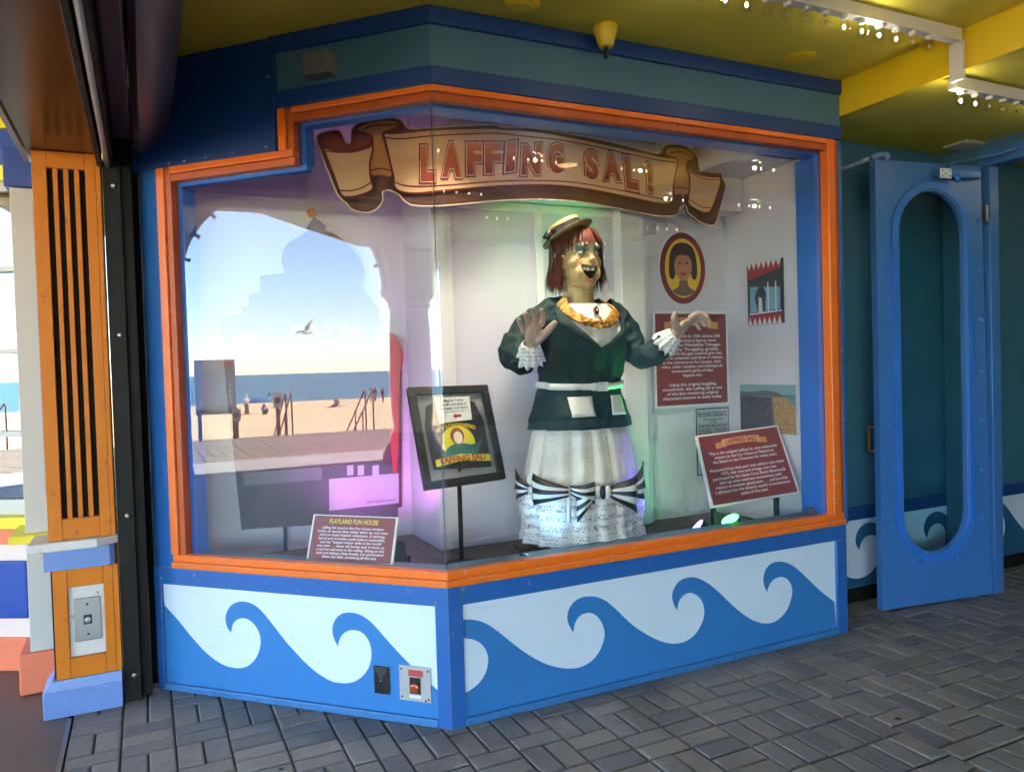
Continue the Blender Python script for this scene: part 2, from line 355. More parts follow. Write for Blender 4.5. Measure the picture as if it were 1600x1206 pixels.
mat('concrete_brown', (.13, .098, .085), .5, var=.28, vscale=1.6, dirt=.12, bump=.25, bscale=60)
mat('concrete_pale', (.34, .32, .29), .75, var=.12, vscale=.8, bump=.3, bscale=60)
mat('sand', (.60, .45, .24), .95, var=.16, vscale=.35, bump=.8, bscale=3)
mat('deck_wood', (.21, .165, .115), .75, var=.25, vscale=2, bump=.3, bscale=15, grain=(1, 20, 20))
mat('black_plastic', (.012, .012, .013), .4, var=.2)
mat('column_dark', (.09, .085, .09), .5, var=.1)
attr_mat('paver', rough=.74, bump=1.0, bscale=170, mul=1.65, stains=True)
glass_mat('window_glass', 1.76, (.96, .97, .97), 0.0, smudge=.018)
glass_mat('door_glass', 1.5, (.80, .92, .94))
glass_mat('kiosk_glass', 2.6, (.5, .52, .55))
glass_mat('bulb_glass', 1.35, (.96, .95, .93))
mat('filament', (1.0, .86, .62), .5, emit=1.2, var=0, bump=0)
mat('filament_off', (.35, .33, .30), .3, var=0, bump=0)
mat('warm_lamp', (1.0, .66, .25), .5, emit=.7, var=0, bump=0)

# ------------------------------------------------------------------ the ground
pv = struct(MB().box(-1.44, 9, -9.2, 1.46, -.2, -.010).build('pavement', 'joint'), 'dark grey block paving laid along and across in staggered strips')
U = .1007
TONES = [(.118, .117, .118), (.108, .108, .113), (.128, .125, .121), (.088, .090, .100), (.124, .122, .119), (.112, .111, .110), (.134, .131, .127), (.104, .104, .107)]
def paver_mesh(mb, cx_, cy_, lx, ly, dz, tilt):
    g = .0036; b = .0062; hx, hy = lx / 2 - g, ly / 2 - g
    z = lambda x, y: dz + tilt[0] * x + tilt[1] * y
    v = []
    for k, (h_, zz) in enumerate(((0, -.012), (0, -.0055), (b, 0))):
        for sx, sy in ((-1, -1), (1, -1), (1, 1), (-1, 1)):
            x, y = sx * (hx - h_), sy * (hy - h_); v.append((cx_ + x, cy_ + y, zz + z(x, y)))
    mb.add(v, [(8, 9, 10, 11)] + [(4 * k + i, 4 * k + (i + 1) % 4, 4 * k + 4 + (i + 1) % 4, 4 * k + 4 + i) for k in (0, 1) for i in range(4)])
rp = random.Random(3)
PM = {}
for ori in 'hv':
    for t in range(8):
        mb = MB(); mb.cur = TONES[t]; lx, ly = (2 * U, U) if ori == 'h' else (U, 2 * U)
        paver_mesh(mb, 0, 0, lx, ly, 0, (rp.uniform(-.010, .010), rp.uniform(-.010, .010)))
        PM[ori, t] = mb.mesh('paver', 'paver')
def in_booth(x, y): return (x > 0 and y > .0 and x < 2.3) or (x <= 0 and x + y > 0.0 and x > -1.12)
cells = []
def lay(x, y, lx, ly):
    if x - lx / 2 < -1.4425 or y + ly / 2 > 1.45: return
    if in_booth(x - .12, y - .12) and in_booth(x + .12, y - .12): return
    d = Vector((x, y, 0)) - CAM; zc = d.dot(Fw); vis = False; area = 0
    if zc > .3:
        px, py = 800 + FPX * d.dot(Rt) / zc, 603 - FPX * d.dot(Up) / zc
        vis = -20 < px < 1620 and 0 < py < 1215 and not in_booth(x, y) and not (x < -1.2 and y > .95) and y < .33; area = 1 / zc ** 3
    cells.append((vis, area, x, y, 'h' if lx > ly else 'v', lx, ly))
for c_ in range(44):                                  # strips two bricks wide; bricks set along or across, courses staggered
    x = -1.4415 + (2 * c_ + 1) * U; y = -9.0 + rp.choice((0, .5, 1, 1.5)) * U
    while y < 1.45:
        if rp.random() < .55:
            st = rp.choice((0, 0, 1)) if False else 0
            lay(x - U / 2, y + U, U, 2 * U); lay(x + U / 2, y + U, U, 2 * U); y += 2 * U
        else:
            for _ in range(rp.choice((1, 2, 2, 1))): lay(x, y + U / 2, 2 * U, U); y += U
cells.sort(key=lambda c: (-c[0], -c[1]))
rest = MB()
for n_, (vis, area, x, y, ori, lx, ly) in enumerate(cells):
    t = rp.randrange(8); dz = rp.uniform(-.0018, .0018)
    if n_ < 300 and vis:
        o = bpy.data.objects.new('paver', PM[ori, t]); COL.objects.link(o); o.location = (x, y, dz); o.parent = pv
    else:
        rest.cur = TONES[t]; paver_mesh(rest, x, y, lx, ly, dz, (rp.uniform(-.010, .010), rp.uniform(-.010, .010)))
o = rest.build('paving_beyond', 'paver', pv); o['kind'] = 'stuff'
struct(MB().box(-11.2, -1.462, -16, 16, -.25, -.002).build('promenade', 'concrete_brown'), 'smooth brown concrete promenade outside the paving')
struct(MB().box(-1.462, -1.444, -8, .93, -.05, .003).build('pavement_edge_strip', 'grey_steel'), 'thin metal strip between paving and concrete')
# paler concrete strip beyond the arcade, board deck, sand and sea (seen mirrored in the window)
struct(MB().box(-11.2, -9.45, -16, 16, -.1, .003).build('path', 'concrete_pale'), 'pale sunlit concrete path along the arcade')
dk = struct(MB().box(-16.3, -11.2, -16, 14, -.4, -.03).build('board_deck', 'black_void'), 'weathered board deck between path and beach')
plank = MB().box(-16.3, -11.21, -.092, .092, -.03, .0).mesh('plank', 'deck_wood')
for i in range(150):
    o = bpy.data.objects.new('plank', plank); COL.objects.link(o); o.location = (0, -15.9 + i * .198, random.uniform(-.003, .003)); o.parent = dk
def sand_z(x): return -1.1 - 1.7 * min(1, max(0, (-16 - x) / 100))
vs = []; fs = []; xs = [-150, -125, -118, -110] + [-104 + i * 2 for i in range(44)] + [-16.2, 60]; ys = [-3000, -600, -150, -100] + [-80 + i * 2 for i in range(70)] + [70, 150, 600, 3000]
for y in ys:
    for x in xs:
        z = sand_z(x) + (.18 * noise.noise(Vector((x * .3, y * .3, 0))) if -110 < x < -18 and -85 < y < 65 else 0); vs.append((x, y, z if x > -119 else -3.3))
for j in range(len(ys) - 1):
    for i in range(len(xs) - 1): a = j * len(xs) + i; fs.append((a, a + 1, a + 1 + len(xs), a + len(xs)))
struct(MB().add(vs, fs).build('beach', 'sand', smooth=True), 'wide pale sand beach running down to the sea')
mt, n, b = nodes_of('sea_water'); MATS['sea_water'] = mt
b.inputs['Base Color'].default_value = (.016, .12, .14, 1); b.inputs['Roughness'].default_value = .35
tc = n.nodes.new('ShaderNodeTexCoord'); mp = n.nodes.new('ShaderNodeMapping'); mp.inputs['Scale'].default_value = (.5, .12, 1)
nz = n.nodes.new('ShaderNodeTexNoise'); nz.inputs['Scale'].default_value = 1.0; nz.inputs['Detail'].default_value = 6
bu = n.nodes.new('ShaderNodeBump'); bu.inputs['Strength'].default_value = .7; bu.inputs['Distance'].default_value = .5
n.links.new(tc.outputs['Object'], mp.inputs[0]); n.links.new(mp.outputs[0], nz.inputs['Vector']); n.links.new(nz.outputs['Fac'], bu.inputs['Height']); n.links.new(bu.outputs['Normal'], b.inputs['Normal'])
struct(MB().add([(-9000, -9000, -2.78), (-100, -9000, -2.78), (-100, 9000, -2.78), (-9000, 9000, -2.78)], [(0, 1, 2, 3)]).build('sea', 'sea_water'), 'calm blue-green sea to the horizon')

# ------------------------------------------------------------------ ceilings
struct(MB().box(-3.6, 2.31, -9, 6, 2.97, 3.3).build('ceiling', 'yellow_ceiling'), 'olive yellow painted ceiling over the booth')
struct(MB().box(2.332, 9, -9, 6, 2.79, 3.3).build('ceiling_lower', 'yellow_ceiling'), 'lower olive yellow ceiling above the blue door')
struct(MB().box(2.312, 2.330, -9, .6, 2.786, 3.2).build('ceiling_fascia_trim', 'yellow_paint'), 'yellow fascia coloured brighter for beach light where the ceiling steps down')  # brighter yellow than the ceiling: beach light put into its colour
struct(MB().box(-3.78, -3.602, -9, 6, 2.86, 3.3).build('ceiling_beam', 'white_paint'), 'white painted beam at the edge of the ceiling')
struct(MB().slab([(-8.72, -14), (-8.72, -1.94), (-6.0, .307), (-3.78, 2.14), (-3.78, -14)], 3.42, 3.6).build('ceiling_outer', 'white_paint'), 'white soffit of the arcade roof')
struct(MB().box(-9.3, 10, -16, 16, 4.9, 5.3).build('shade_roof', 'white_paint'), 'unseen flat roof added over arcade and booth to keep shade')  # unseen, added to keep everything below it in shade

# ------------------------------------------------------------------ arcade of columns and arches towards the beach
AF = lambda a, d, z: (d, a, z)
YC = [-10.42, -6.60, -2.78, 1.04, 4.86]
aw = thing('arcade_wall', 'cream arched arcade wall with rows of small bulbs', 'wall', (-9, 0, 2.8))
for y0, y1 in zip(YC[:-1], YC[1:]):
    cyy = (y0 + y1) / 2; r = 1.55
    poly = [(y0, 2.8)] + [(cyy - r * math.cos(math.pi * k / 24), 2.8 + r * math.sin(math.pi * k / 24)) for k in range(25)] + [(y1, 2.8), (y1, 4.9), (y0, 4.9)]
    MB(AF).prism(poly, -9.28, -8.72).build('arch_spandrel', 'cream_stucco', aw)
    rim = [(cyy - (r - .004) * math.cos(math.pi * k / 24), 2.8 + (r - .004) * math.sin(math.pi * k / 24)) for k in range(25)]
    rim2 = [(cyy - (r - .07) * math.cos(math.pi * k / 24), 2.8 + (r - .07) * math.sin(math.pi * k / 24)) for k in range(25)]
    MB(AF).prism(rim + rim2[::-1], -9.05, -8.92).build('arch_rib', 'cream_stucco', aw)
    if y0 in (-6.60, -2.78):
        for k in range(2, 24, 2):
            a = math.pi * k / 24; ca, sa = math.cos(a), math.sin(a)
            MB().tube([(-8.98, cyy - (r - .07) * ca, 2.8 + (r - .07) * sa), (-8.98, cyy - (r - .15) * ca, 2.8 + (r - .15) * sa)], [.022, .03], 8).build('arch_bulb', 'filament_off', aw, smooth=True)
for i, y in enumerate(YC):
    c = thing('arcade_column', ['round cream column at the far end of the arcade', 'round cream column third along the arcade', 'round cream column with dark base mirrored beside the framed shirt', 'round cream column opposite the orange slatted post', 'round cream column beyond the window kiosk'][i], 'column', (-9, y, 0), 'columns of the beach arcade')
    MB().lathe([(.30, .50), (.335, .8), (.345, 1.4), (.325, 2.2), (.30, 2.5)], (-9, y, 0), 32).build('shaft', 'cream_stucco', c, auto=50)
    MB().lathe([(.30, 2.49), (.33, 2.50), (.345, 2.54), (.33, 2.57), (.36, 2.62), (.43, 2.70), (.455, 2.72), (.455, 2.80)], (-9, y, 0), 32).build('capital', 'cream_stucco', c, auto=30)
    MB().lathe([(.50, .0), (.50, .16), (.47, .19), (.46, .23), (.42, .28), (.36, .36), (.37, .40), (.35, .46), (.32, .5)], (-9, y, 0), 32).build('base', 'column_dark', c, auto=30)

# ------------------------------------------------------------------ wall added behind the camera to limit light in the hall
wl = thing('light_block_wall', 'dark teal wall added behind the viewer to limit the light', 'wall', (3, -9, 0))
MB().box(-1.2, 9, -9.2, -9.0, 0, 2.97).build('wall_face', 'teal_wall', wl)
MB().box(-1.2, 9, -9.0, -8.985, .0, .5).build('dado', 'pale_blue', wl)
mat('grey_box', (.16, .15, .14), .45, dirt=.1)
mat('plate_silver', (.42, .42, .41), .4, metal=.2, dirt=.1)
# ------------------------------------------------------------------ the display booth
MI = -.41421
booth = thing('display_booth', 'blue bay window display booth with orange window frame and painted waves', 'display booth', (0, 0, 0))
def wave_pts(pts, fn, ox, oy, sc, **k):
    return [fn(ox + x / sc, oy + y / sc, **k) for x, y in pts]
LW = [(85, 240), (160, 320), (230, 410), (300, 485), (370, 535), (440, 552), (490, 540), (530, 500), (549, 440), (545, 390), (520, 345), (490, 320), (460, 314), (430, 325), (413, 350), (410, 382),
      (395, 365), (383, 330), (385, 300), (400, 265), (425, 245), (460, 237), (500, 245), (540, 270), (590, 330), (650, 410), (710, 480), (780, 550), (850, 600), (900, 618), (960, 620), (1010, 598), (1050, 550),
      (1064, 490), (1055, 430), (1030, 390), (1000, 373), (960, 370), (930, 385), (910, 415), (905, 445), (888, 415), (878, 375), (885, 335), (910, 300), (950, 288), (1000, 295), (1050, 325), (1100, 380), (1160, 450), (1240, 535), (1300, 590), (1345, 632), (1368, 650)]
RW = [(65, 322), (100, 322), (140, 330), (190, 360), (250, 410), (310, 455), (370, 490), (430, 510), (490, 516), (540, 505), (590, 465), (618, 400), (618, 360), (600, 320), (575, 298), (550, 294), (520, 305), (500, 335), (495, 372),
      (480, 350), (470, 320), (475, 285), (495, 252), (530, 232), (580, 230), (620, 245), (660, 280), (720, 340), (780, 380), (830, 405), (880, 418), (930, 412), (975, 380), (1005, 325), (1010, 280), (995, 240), (970, 220), (945, 215), (920, 230), (905, 255), (902, 285),
      (888, 262), (880, 230), (890, 195), (915, 165), (960, 153), (1000, 165), (1050, 200), (1100, 250), (1150, 295), (1200, 328), (1250, 340), (1295, 328), (1335, 285), (1354, 220), (1350, 185), (1330, 160), (1305, 152), (1275, 165), (1258, 190), (1253, 213),
      (1240, 185), (1238, 155), (1250, 120), (1275, 97), (1310, 93), (1350, 107), (1390, 140), (1440, 190), (1480, 225), (1515, 250)]
RH = [(165, 470), (155, 530), (125, 575), (75, 610), (40, 612)]
RH2 = [(40, 393), (68, 395), (110, 400), (145, 425)]
def soften(pts, tips):
    """round the traced curve but keep the wave tips sharp"""
    out = []; seg = [pts[0]]
    for p in pts[1:]:
        seg.append(p)
        if p in tips: out += smooth_pts(seg, 2, False)[:-1]; seg = [p]
    return out + smooth_pts(seg, 2, False)
wl_ = [Lsz(220 + x / 2.963, 860 + y / 2.963) for x, y in soften(LW, {(410, 382), (905, 445)})]
wr_ = [Rsz(700 + x / 2.5, 840 + y / 2.5) for x, y in soften(RW, {(495, 372), (902, 285), (1253, 213)})]
def clampw(P, a0, a1): return [(min(max(a, a0), a1), z) for a, z in P]

def lower(fr, s_end, st0, st1, wave, holes, name):
    P = thing_part = bx('panel_frame', 'blue_frame', booth, 0, st0, -.05, .0, 0.0, .595, fr=fr, m0=MI)      # corner stile
    bx('panel_frame', 'blue_frame', booth, st0, s_end, -.05, 0, .512, .595, fr=fr)                           # top rail
    bx('panel_frame', 'blue_frame', booth, st1, s_end, -.05, 0, 0, .512, fr=fr)                              # end stile
    pn = bx('wave_panel', 'pale_blue', booth, st0, st1, -.05, -.014, 0.0, .512, fr=fr, bevel=0)
    poly = clampw(wave, st0 + .002, st1 - .002)
    mb = MB(fr); d0, d1 = -.0135, -.0115
    mb.prism(poly, d0, d1); o = mb.build('painted_wave', 'blue_panel', pn)
    bx('skirting', 'blue_skirting', booth, st0, st1, -.0139, .004, 0.0, .034, fr=fr, bevel=.006)
# left: s runs away from the corner, so the trace is reversed
st0, st1 = .060, 1.503
pl = clampw(wl_[::-1], st0 + .002, st1 - .002)
lower(LF, 1.545, st0, st1, [(st0 + .002, .03)] + pl + [(st1 - .002, .03)], None, 'left')
st0, st1 = .066, 2.236
h1 = clampw([Rsz(700 + x / 2.5, 840 + y / 2.5) for x, y in RH], st0 + .002, st1); h2 = clampw([Rsz(700 + x / 2.5, 840 + y / 2.5) for x, y in RH2], st0 + .002, st1)
hole = smooth_pts([(x, z) for x, z in h2 + h1], 2, False)
lower(RF, 2.31, st0, st1, clampw(wr_, st0 + .002, st1 - .002) + [(st1 - .002, .03), (st0 + .002, .03)] + hole[::-1], None, 'right')
# rounded blue end next to the gate track
arc = [(1.49 + .11 * math.sin(R(a)), -.11 + .11 * math.cos(R(a))) for a in range(0, 91, 10)]
MB(LF).slab([(1.4185, 0)] + arc + [(1.60, -.20), (1.4185, -.20)], .5955, 2.474).build('end_post', 'blue_frame', booth, auto=30)

# ---- orange window frame: boards of stepped section, each its own piece
def board(fr, s0, s1, z0, z1, inner, m0=0.0, sill=False):
    """outer moulding plus an inner fillet on the glass side (inner: 'top','bottom','right'(low s),'left'(high s))"""
    w = .034
    a = dict(top=(s0, s1, z0, z1 - w), bottom=(s0, s1, z0 + w, z1), right=(s0 + w, s1, z0, z1), left=(s0, s1 - w, z0, z1))[inner]
    b = dict(top=(s0, s1, z1 - w, z1), bottom=(s0, s1, z0, z0 + w), right=(s0, s0 + w, z0, z1), left=(s1 - w, s1, z0, z1))[inner]
    o = bx('window_frame', 'orange_trim', booth, a[0], a[1], -.036, .020, a[2], a[3], fr=fr, m0=m0, bevel=.005)
    MB(fr).box(b[0], b[1], -.036, .008, b[2], b[3], m0=m0).build('fillet', 'orange_trim' if inner == 'top' else 'orange_shaded', o, bevel=.004)
ZB0, ZB1 = .596, .660; ZT0, ZT1 = 2.594, 2.655
board(LF, 0, 1.418, ZB0, ZB1, 'top', MI); board(LF, 1.340, 1.418, ZB1, 2.474, 'right'); board(LF, .66, 1.340, 2.408, 2.474, 'bottom')
board(LF, .66, .735, 2.4742, 2.655, 'right'); board(LF, 0, .66, ZT0, ZT1, 'bottom', MI)
board(RF, 0, 2.29, ZB0, ZB1, 'top', MI); board(RF, 2.205, 2.29, ZB1, ZT1, 'left'); board(RF, 0, 2.205, ZT0, ZT1, 'bottom', MI)
bx('end_post', 'blue_frame', booth, 2.2902, 2.312, -.06, .012, .5955, 2.655, fr=RF)
# ---- blue reveal behind the glass
bx('reveal', 'blue_jamb_lit', booth, 0, 2.205, -.14, -.037, 2.582, 2.66, fr=RF, m0=MI); bx('reveal', 'blue_jamb_lit', booth, 2.195, 2.235, -.20, -.037, .62, 2.582, fr=RF)
bx('reveal', 'teal_band', booth, 0, 2.195, -.17, -.037, .60, .648, fr=RF, m0=MI)
bx('reveal', 'blue_jamb_lit', booth, 0, .67, -.10, -.037, 2.582, 2.66, fr=LF, m0=MI); bx('reveal', 'blue_jamb_lit', booth, .628, .668, -.10, -.037, 2.42, 2.582, fr=LF)
bx('reveal', 'blue_jamb_lit', booth, .628, 1.34, -.08, -.037, 2.390, 2.4195, fr=LF); bx('reveal', 'blue_jamb_lit', booth, 1.315, 1.350, -.12, -.037, .65, 2.390, fr=LF)
bx('reveal', 'teal_band', booth, 0, 1.34, -.15, -.037, .60, .648, fr=LF, m0=MI)
# ---- glass
gp = [(0.004, .657), (1.342, .657), (1.342, 2.412), (.664, 2.412), (.664, 2.598), (.004, 2.598)]
MB(LF).prism(gp, -.034, -.028).build('window_pane', 'window_glass', booth)
MB(RF).prism([(.004, .657), (2.207, .657), (2.207, 2.598), (.004, 2.598)], -.034, -.028).build('window_pane', 'window_glass', booth)
MB().tube([(.012, .04, .655), (.012, .04, 2.585)], .0022, 6).build('glass_joint', 'column_dark', booth)

# ---- header bands
for fr, s1 in ((LF, .752), (RF, 2.312)):
    bx('header_band', 'blue_deep', booth, 0, s1, -.06, .020, 2.656, 2.730, fr=fr, m0=MI, bevel=.004)
    bx('header_band', 'teal_band', booth, 0, s1, -.06, .006, 2.7305, 2.898, fr=fr, m0=MI, bevel=0)
    bx('header_band', 'blue_deep', booth, 0, s1, -.06, .024, 2.8985, 2.969, fr=fr, m0=MI, bevel=.004)
hp = bx('header_panel', 'blue_deep', booth, .7525, 1.56, -.06, .014, 2.4745, 2.969, fr=LF, bevel=.003)
bx('header_panel', 'blue_deep', booth, .738, .7522, -.06, .030, 2.6565, 2.968, fr=LF)
for s_, z_ in ((.80, 2.50), (.98, 2.497), (1.13, 2.492), (1.25, 2.49), (1.34, 2.49), (.775, 2.95), (.772, 2.80)):
    MB(LF).lathe([(.006, .014), (.006, .0165), (.003, .018)], (s_, 0, z_), 10, axis='y').build('screw', 'grey_steel', hp, smooth=True)
# ---- inside of the booth
bx('booth_wall', 'booth_white', booth, .27, 2.27, .83, .90, .52, 2.97, bevel=0)
bx('booth_wall', 'booth_white', booth, .27, .33, .901, 1.28, .52, 2.97, bevel=0)
bx('booth_wall', 'booth_white', booth, -1.09, .33, 1.281, 1.35, .52, 2.97, bevel=0)
bx('booth_wall', 'booth_white', booth, -1.09, -1.05, 1.20, 1.280, .52, 2.97, bevel=0)
bx('booth_wall', 'booth_white', booth, 2.235, 2.268, .2005, .829, .52, 2.97, bevel=0)
bx('outer_side_wall', 'teal_wall', booth, 2.2705, 2.308, .062, .36, 0, 2.97, bevel=0)
MB().slab([(.05, .07), (2.2, .07), (2.2, .829), (.34, .829), (.34, 1.279), (-1.05, 1.279), (-1.05, 1.16), (-.03, .13)], 2.755, 2.785).build('booth_ceiling', 'booth_white', booth)
bx('bulkhead', 'booth_white', booth, .34, 2.23, .66, .829, 2.40, 2.754)
bx('bulkhead', 'booth_white', booth, 1.86, 2.23, .21, .659, 2.60, 2.754)
fl = MB().slab([(.03, .07), (2.23, .07), (2.23, .829), (.26, .829), (.26, 1.279), (-1.05, 1.279), (-1.05, 1.14), (-.06, .14)], .50, .53).build('booth_floor', 'black_void', booth)
for i in range(27):
    x0 = -1.24 + i * .1295; y0 = max(.072, -x0 + .11 if x0 < .05 else .072); y1 = 1.278 if x0 < .2 else .828
    if y0 > y1 - .02 or x0 + .126 > 2.234: continue
    if x0 < -1.02: continue
    bx('floor_board', 'dark_wood', fl, x0, x0 + .1265, y0, y1, .5305, .550, bevel=.0015)
# back wall joinery: panel trims, pilasters, skirting
for x0, x1 in ((.885, .93), (.345, .385)):
    bx('panel_trim', 'white_paint', booth, x0, x1, .812, .8295, .585, 2.395)
bx('panel_trim', 'white_paint', booth, .386, .884, .815, .8295, 2.35, 2.395); bx('panel_trim', 'white_paint', booth, .931, 1.40, .815, .8295, 2.35, 2.395)
bx('pilaster', 'white_paint', booth, 1.40, 1.56, .745, .8295, .551, 2.3995, bevel=.004)
bx('pilaster_edge', 'booth_white', booth, 1.5605, 1.60, .77, .8295, .551, 2.3995)
bx('pilaster', 'white_paint', booth, .27, .344, .80, .8295, .551, 2.63)
bx('booth_skirting', 'booth_white', booth, .345, 1.399, .805, .8295, .551, .583)
# ---- small fittings on the booth
sb = thing('speaker_box', 'small grey metal box on the teal header above the window', 'box', tuple(LF(.497, .006, 2.75)))
MB(LF).box(.432, .560, .0062, .075, 2.752, 2.846).build('body', 'grey_box', sb, bevel=.004)
MB(LF).box(.440, .552, .0752, .078, 2.758, 2.840).build('face_plate', 'grey_box', sb, bevel=.001)
for s_ in (.447, .545): MB(LF).lathe([(.004, .078), (.004, .080)], (s_, 0, 2.80), 8, axis='y').build('screw', 'grey_steel', sb)
bpl = thing('blank_plate', 'black blank cover plate low on the wave panel', 'cover plate', tuple(LF(.325, -.013, .12)))
qd = [Vector(LF(s_, -.011, z_)) for s_, z_ in ((.362, .232), (.288, .232), (.288, .113), (.362, .113))]
quad_board('plate', 'black_plastic', bpl, qd, .002, lift=.008, bevel=.002)
c_ = Vector(LF(.325, .003, .172))
MB(LF).add([(.358, -.002, .228), (.292, -.002, .228), (.292, -.002, .117), (.358, -.002, .117), (.325, .004, .172)], [(0, 1, 4), (1, 2, 4), (2, 3, 4), (3, 0, 4)]).build('raised_face', 'black_plastic', bpl)
MB(LF).lathe([(.004, .004), (.004, .007)], (.325, 0, .172), 10, axis='y').build('screw', 'grey_steel', bpl, smooth=True)
cn = thing('start_button_plate', 'square steel plate with red coin button low on the wave panel', 'button plate', tuple(LF(.167, -.013, .1)))
MB(LF).box(.093, .241, -.0112, -.006, .098, .247).build('plate', 'plate_silver', cn, bevel=.0015)
mat('label_red', (.45, .05, .04), .5); mat('copper_red', (.42, .09, .03), .25, metal=.4); mat('paper', (.7, .7, .66), .7)
MB(LF).box(.128, .196, -.0058, -.0045, .205, .232).build('red_label', 'label_red', cn)
MB(LF).box(.140, .192, -.0058, -.004, .130, .200).build('button_bezel', 'black_plastic', cn, bevel=.002)
MB(LF).lathe([(.021, -.004), (.021, .004), (.016, .008), (.008, .009)], (.166, 0, .157), 20, axis='y').build('button', 'copper_red', cn, auto=40)
MB(LF).box(.140, .194, -.0058, -.0048, .112, .124).build('paper_label', 'paper', cn)
for s_, z_ in ((.105, .232), (.229, .232), (.229, .112), (.105, .112), (.118, .105)): MB(LF).lathe([(.004, -.006), (.004, -.004), (.002, -.003)], (s_, 0, z_), 8, axis='y').build('screw', 'black_steel', cn)
lt = thing('window_latch', 'small steel latch at the foot of the window reveal', 'latch', (2.19, .1, .66))
MB().box(2.13, 2.19, .085, .115, .651, .672).build('body', 'grey_steel', lt, bevel=.004)
MB().lathe([(.012, .672), (.012, .684), (.006, .688)], (2.16, .1, 0), 14).build('knob', 'grey_steel', lt, auto=40)
# ------------------------------------------------------------------ hanging ribbon banner
mat('ribbon', (.74, .44, .225), .45, var=.06, vscale=3, bump=.05); mat('ribbon_mid', (.58, .25, .065), .45, var=.08); mat('ribbon_dark', (.20, .035, .022), .45)
mat('ribbon_shadow', (.10, .035, .018), .5); mat('maroon', (.17, .012, .012), .45, var=.05); mat('cream_ink', (.80, .62, .44), .5, var=.03)
mt, n, b = nodes_of('letter_red'); MATS['letter_red'] = mt              # printed gradient, orange head to dark red foot
tc = n.nodes.new('ShaderNodeTexCoord'); sx = n.nodes.new('ShaderNodeSeparateXYZ'); rp_ = n.nodes.new('ShaderNodeValToRGB'); mr = n.nodes.new('ShaderNodeMapRange')
n.links.new(tc.outputs['Generated'], sx.inputs[0]); n.links.new(sx.outputs['Z'], rp_.inputs['Fac']); n.links.new(rp_.outputs[0], b.inputs['Base Color'])
rp_.color_ramp.elements[0].color = (.30, .018, .012, 1); rp_.color_ramp.elements[1].color = (.60, .17, .035, 1); b.inputs['Roughness'].default_value = .5
BY = .60
cl = lambda pts: [Rsz(460 + x / 4.706, 170 + y / 4.706, BY) for x, y in pts]
cr = lambda pts: [Rsz(780 + x / 4.2105, 170 + y / 4.2105, BY) for x, y in pts]
o_ = atY(815, 300, BY)
ban = thing('ribbon_banner', 'curled tan ribbon banner with big red letters hanging across the booth window', 'banner', (o_.x, BY, 2.3))
back = cl([(155, 220), (175, 185), (260, 160), (330, 160), (355, 190), (370, 245), (400, 258), (412, 235), (412, 175), (430, 130), (500, 80), (600, 62), (700, 60), (770, 75), (800, 100), (830, 155), (1020, 138), (1300, 122), (1500, 118)]) + \
    cr([(0, 120), (200, 125), (400, 155), (600, 190), (800, 235), (1000, 285), (1060, 300), (1075, 250), (1110, 233), (1200, 238), (1270, 270), (1310, 320), (1310, 380), (1330, 405), (1345, 370), (1380, 357), (1440, 375), (1465, 420), (1470, 460), (1495, 500), (1470, 600), (1425, 760), (1400, 770), (1330, 755), (1280, 715), (1240, 690), (1230, 640), (1210, 632), (1190, 650), (1180, 690), (1130, 712), (1000, 700), (850, 670), (600, 620), (400, 598), (200, 595), (0, 603)]) + \
    cl([(1300, 695), (1040, 718), (880, 715), (820, 690), (785, 655), (780, 640), (720, 605), (690, 597), (640, 610), (655, 660), (640, 700), (600, 745), (540, 768), (470, 760), (410, 735), (390, 700), (325, 650), (290, 570), (230, 420), (190, 310)])
YF = lambda a, d, z: (a, BY - d, z)
edge = smooth_pts(back, 2)
MB(YF).prism(edge, -.016, .0).build('backing_board', 'ribbon_shadow', ban)
el = MB(YF); ribbon_line(el, edge, .006, .0008, True); el.build('pale_edge', 'cream_ink', ban, recalc=False)
main = smooth_pts(cl([(645, 180), (700, 190), (870, 172), (1020, 160), (1300, 148), (1500, 148)]) + cr([(0, 140), (200, 148), (400, 178), (700, 240), (1000, 310), (1120, 328), (1172, 330), (1160, 400), (1140, 480), (1135, 560), (1140, 600), (1110, 630), (1040, 628), (850, 585), (600, 535), (400, 508), (200, 505), (0, 512)]) + cl([(1300, 588), (1040, 610), (900, 628), (800, 620), (745, 600), (725, 560), (730, 520), (700, 400), (670, 260)]), 2)
lt_ = smooth_pts(cl([(205, 285), (240, 300), (330, 320), (440, 315), (520, 295), (575, 270), (570, 330), (548, 400), (550, 480), (560, 540), (580, 585), (560, 610), (480, 640), (400, 655), (340, 650), (310, 560), (270, 450), (230, 350)]), 2)
lc = smooth_pts(cl([(440, 165), (480, 125), (560, 95), (680, 85), (750, 92), (778, 115), (770, 135), (700, 165), (640, 180), (655, 230), (680, 320), (705, 410), (725, 520), (640, 492), (560, 505), (548, 440), (548, 400), (570, 290), (575, 210), (540, 190)]), 2)
ld = smooth_pts(cl([(185, 240), (220, 205), (290, 185), (330, 185), (345, 220), (360, 285), (440, 275), (455, 250), (440, 190), (460, 180), (540, 190), (572, 210), (560, 260), (500, 290), (400, 300), (280, 295), (205, 280)]), 2)
rt_ = smooth_pts(cr([(1235, 388), (1260, 420), (1330, 445), (1400, 452), (1455, 450), (1440, 530), (1400, 640), (1375, 690), (1320, 685), (1260, 650), (1230, 620), (1240, 570), (1250, 480)]), 2)
rc = smooth_pts(cr([(1085, 300), (1090, 265), (1120, 250), (1200, 255), (1260, 285), (1300, 330), (1225, 350), (1230, 400), (1250, 480), (1245, 575), (1200, 565), (1140, 560), (1145, 470), (1165, 390), (1172, 330), (1120, 320)]), 2)
